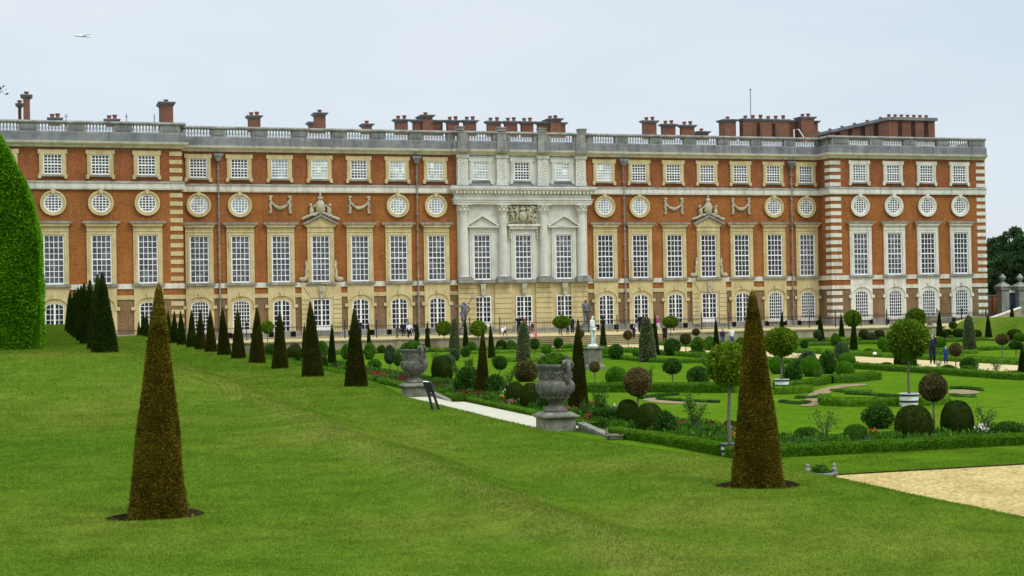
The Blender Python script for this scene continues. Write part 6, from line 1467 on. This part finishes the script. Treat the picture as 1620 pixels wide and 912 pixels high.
# ------------------------------------------------------------------ mown grass blades of the near lawn
def blades(n=1150000, d0=9.5, d1=128.0):
    g = np.random.default_rng(99); d = d0*np.exp(g.random(n)*math.log(d1/d0)); t = (g.random(n)*2-1)*.52
    fx, fy = math.sin(YAW), math.cos(YAW); x = d*(fx+fy*t); y = d*(fy-fx*t)
    keep = (x < 11.0) & (x > -12) & ~((x < .2) & (y > 47))
    for (cx0, cy0) in ((1.19, 16.52), (8.17, 16.29)): keep &= ((x-cx0)/1.12)**2+(y-cy0)**2 > (.42*(1+.12*np.sin(5*np.arctan2(y-cy0, x-cx0)+cx0)))**2
    x, y, d = x[keep], y[keep], d[keep]; m = len(x); z = ground_z(x, y)
    L = (.010+.0009*d)*(.6+.8*g.random(m)); W = (.0026*(d/9.5)**.9)*(.7+.6*g.random(m)); a = g.random(m)*6.283; b = g.random(m)*6.283; lean = .25+.75*g.random(m)
    ux, uy = np.cos(a), np.sin(a)
    V = np.stack([np.stack([x-ux*W, y-uy*W, z-.004], 1), np.stack([x+ux*W, y+uy*W, z-.004], 1), np.stack([x+np.cos(b)*L*lean, y+np.sin(b)*L*lean, z+L*np.sqrt(np.maximum(.1, 1-.8*lean**2))], 1)], 1).reshape(-1, 3)
    return np_mesh('grass', V, tris=np.arange(3*m).reshape(m, 3), mat=M['blade'])
def blade_mat():
    m = grass_mat('grass_blades', tuple(c*1.33 for c in GRA), tuple(c*1.33 for c in GRB), tuple(c*1.33 for c in GRC), dry=True); nt = m.node_tree; b = nt.nodes['Principled BSDF']
    src = b.inputs['Base Color'].links[0].from_socket; geo = N(nt, 'ShaderNodeNewGeometry')
    r = ramp(nt, [(0, (.84, .87, .82)), (.5, (1, 1.02, 1)), (.94, (1.14, 1.12, 1.12)), (1, (1.45, 1.28, 1.4))]); nt.links.new(geo.outputs['Random Per Island'], r.inputs[0])
    c = mix(nt, 1.0, src, r.outputs[0], 'MULTIPLY'); nt.links.new(c, b.inputs['Base Color'])
    for l in list(b.inputs['Normal'].links): nt.links.remove(l)
    tr = N(nt, 'ShaderNodeBsdfTranslucent'); nt.links.new(c, tr.inputs[0]); ms = N(nt, 'ShaderNodeMixShader'); ms.inputs[0].default_value = .5
    nt.links.new(b.outputs[0], ms.inputs[1]); nt.links.new(tr.outputs[0], ms.inputs[2]); nt.links.new(ms.outputs[0], nt.nodes['Material Output'].inputs[0]); return m
M['blade'] = blade_mat()
tag(obj('grass', blades()), kind='stuff')
def strip_blades(x0, x1, y0, y1, n, L, W, seed):
    g = np.random.default_rng(seed); x = x0+(x1-x0)*g.random(n); y = y0+(y1-y0)*g.random(n); a = g.random(n)*6.283; b = g.random(n)*6.283; l = L*(.6+.8*g.random(n)); z = ground_z(x, y)
    V = np.stack([np.stack([x-np.cos(a)*W, y-np.sin(a)*W, z], 1), np.stack([x+np.cos(a)*W, y+np.sin(a)*W, z], 1), np.stack([x+np.cos(b)*l*.6, y+np.sin(b)*l*.6, z+l*.75], 1)], 1).reshape(-1, 3)
    tag(obj('grass', np_mesh('grass', V, tris=np.arange(3*n).reshape(n, 3), mat=M['blade'])), kind='stuff')
strip_blades(13, 30, 29.32, 33.2, 60000, .035, .007, 5)

# ------------------------------------------------------------------ overcast daylight
SUN = Vector((.45, -.62, .95)).normalized()
world = bpy.data.worlds.new('World'); scene.world = world; world.use_nodes = True; nt = world.node_tree
bg = nt.nodes['Background']; sky = N(nt, 'ShaderNodeTexSky'); sky.sky_type = 'NISHITA'; sky.sun_disc = False
sky.sun_elevation = math.asin(SUN.z); sky.sun_rotation = math.atan2(SUN.x, SUN.y); sky.air_density = 1.0; sky.dust_density = 2.0
tc = N(nt, 'ShaderNodeTexCoord'); mp = N(nt, 'ShaderNodeMapping'); mp.inputs['Scale'].default_value = (1.0, 1.0, 3.2); nt.links.new(tc.outputs['Generated'], mp.inputs[0])
nz = N(nt, 'ShaderNodeTexNoise', Scale=2.3, Detail=7, Roughness=.55); nt.links.new(mp.outputs[0], nz.inputs['Vector'])
cr_ = ramp(nt, [(.34, SKY_A), (.52, SKY_B), (.70, SKY_C)]); nt.links.new(nz.outputs[0], cr_.inputs[0])
sx = N(nt, 'ShaderNodeSeparateXYZ'); nt.links.new(tc.outputs['Generated'], sx.inputs[0])
zr = ramp(nt, [(.0, (1, 1, 1)), (.22, (1.0, 1.0, 1.0)), (1.0, (SKY_Z,)*3)]); nt.links.new(sx.outputs[2], zr.inputs[0])
cl_ = mix(nt, 1.0, cr_.outputs[0], zr.outputs[0], 'MULTIPLY')
out = mix(nt, .88, sky.outputs[0], cl_); nt.links.new(out, bg.inputs[0]); bg.inputs[1].default_value = SKY_S
sd = bpy.data.lights.new('sun', 'SUN'); sd.energy = SUN_E; sd.angle = R_(16); sd.color = (1, .965, .91)
so = bpy.data.objects.new('sun', sd); COL.objects.link(so); so.rotation_euler = (-SUN).to_track_quat('-Z', 'Y').to_euler()
vs = scene.view_settings; vs.view_transform = 'Standard'; vs.look = 'None'; vs.gamma = 1; vs.use_curve_mapping = False; vs.exposure = EXPO
cy = scene.cycles; cy.max_bounces = 6; cy.diffuse_bounces = 3; cy.glossy_bounces = 2; cy.transparent_max_bounces = 4; cy.caustics_reflective = False; cy.caustics_refractive = False
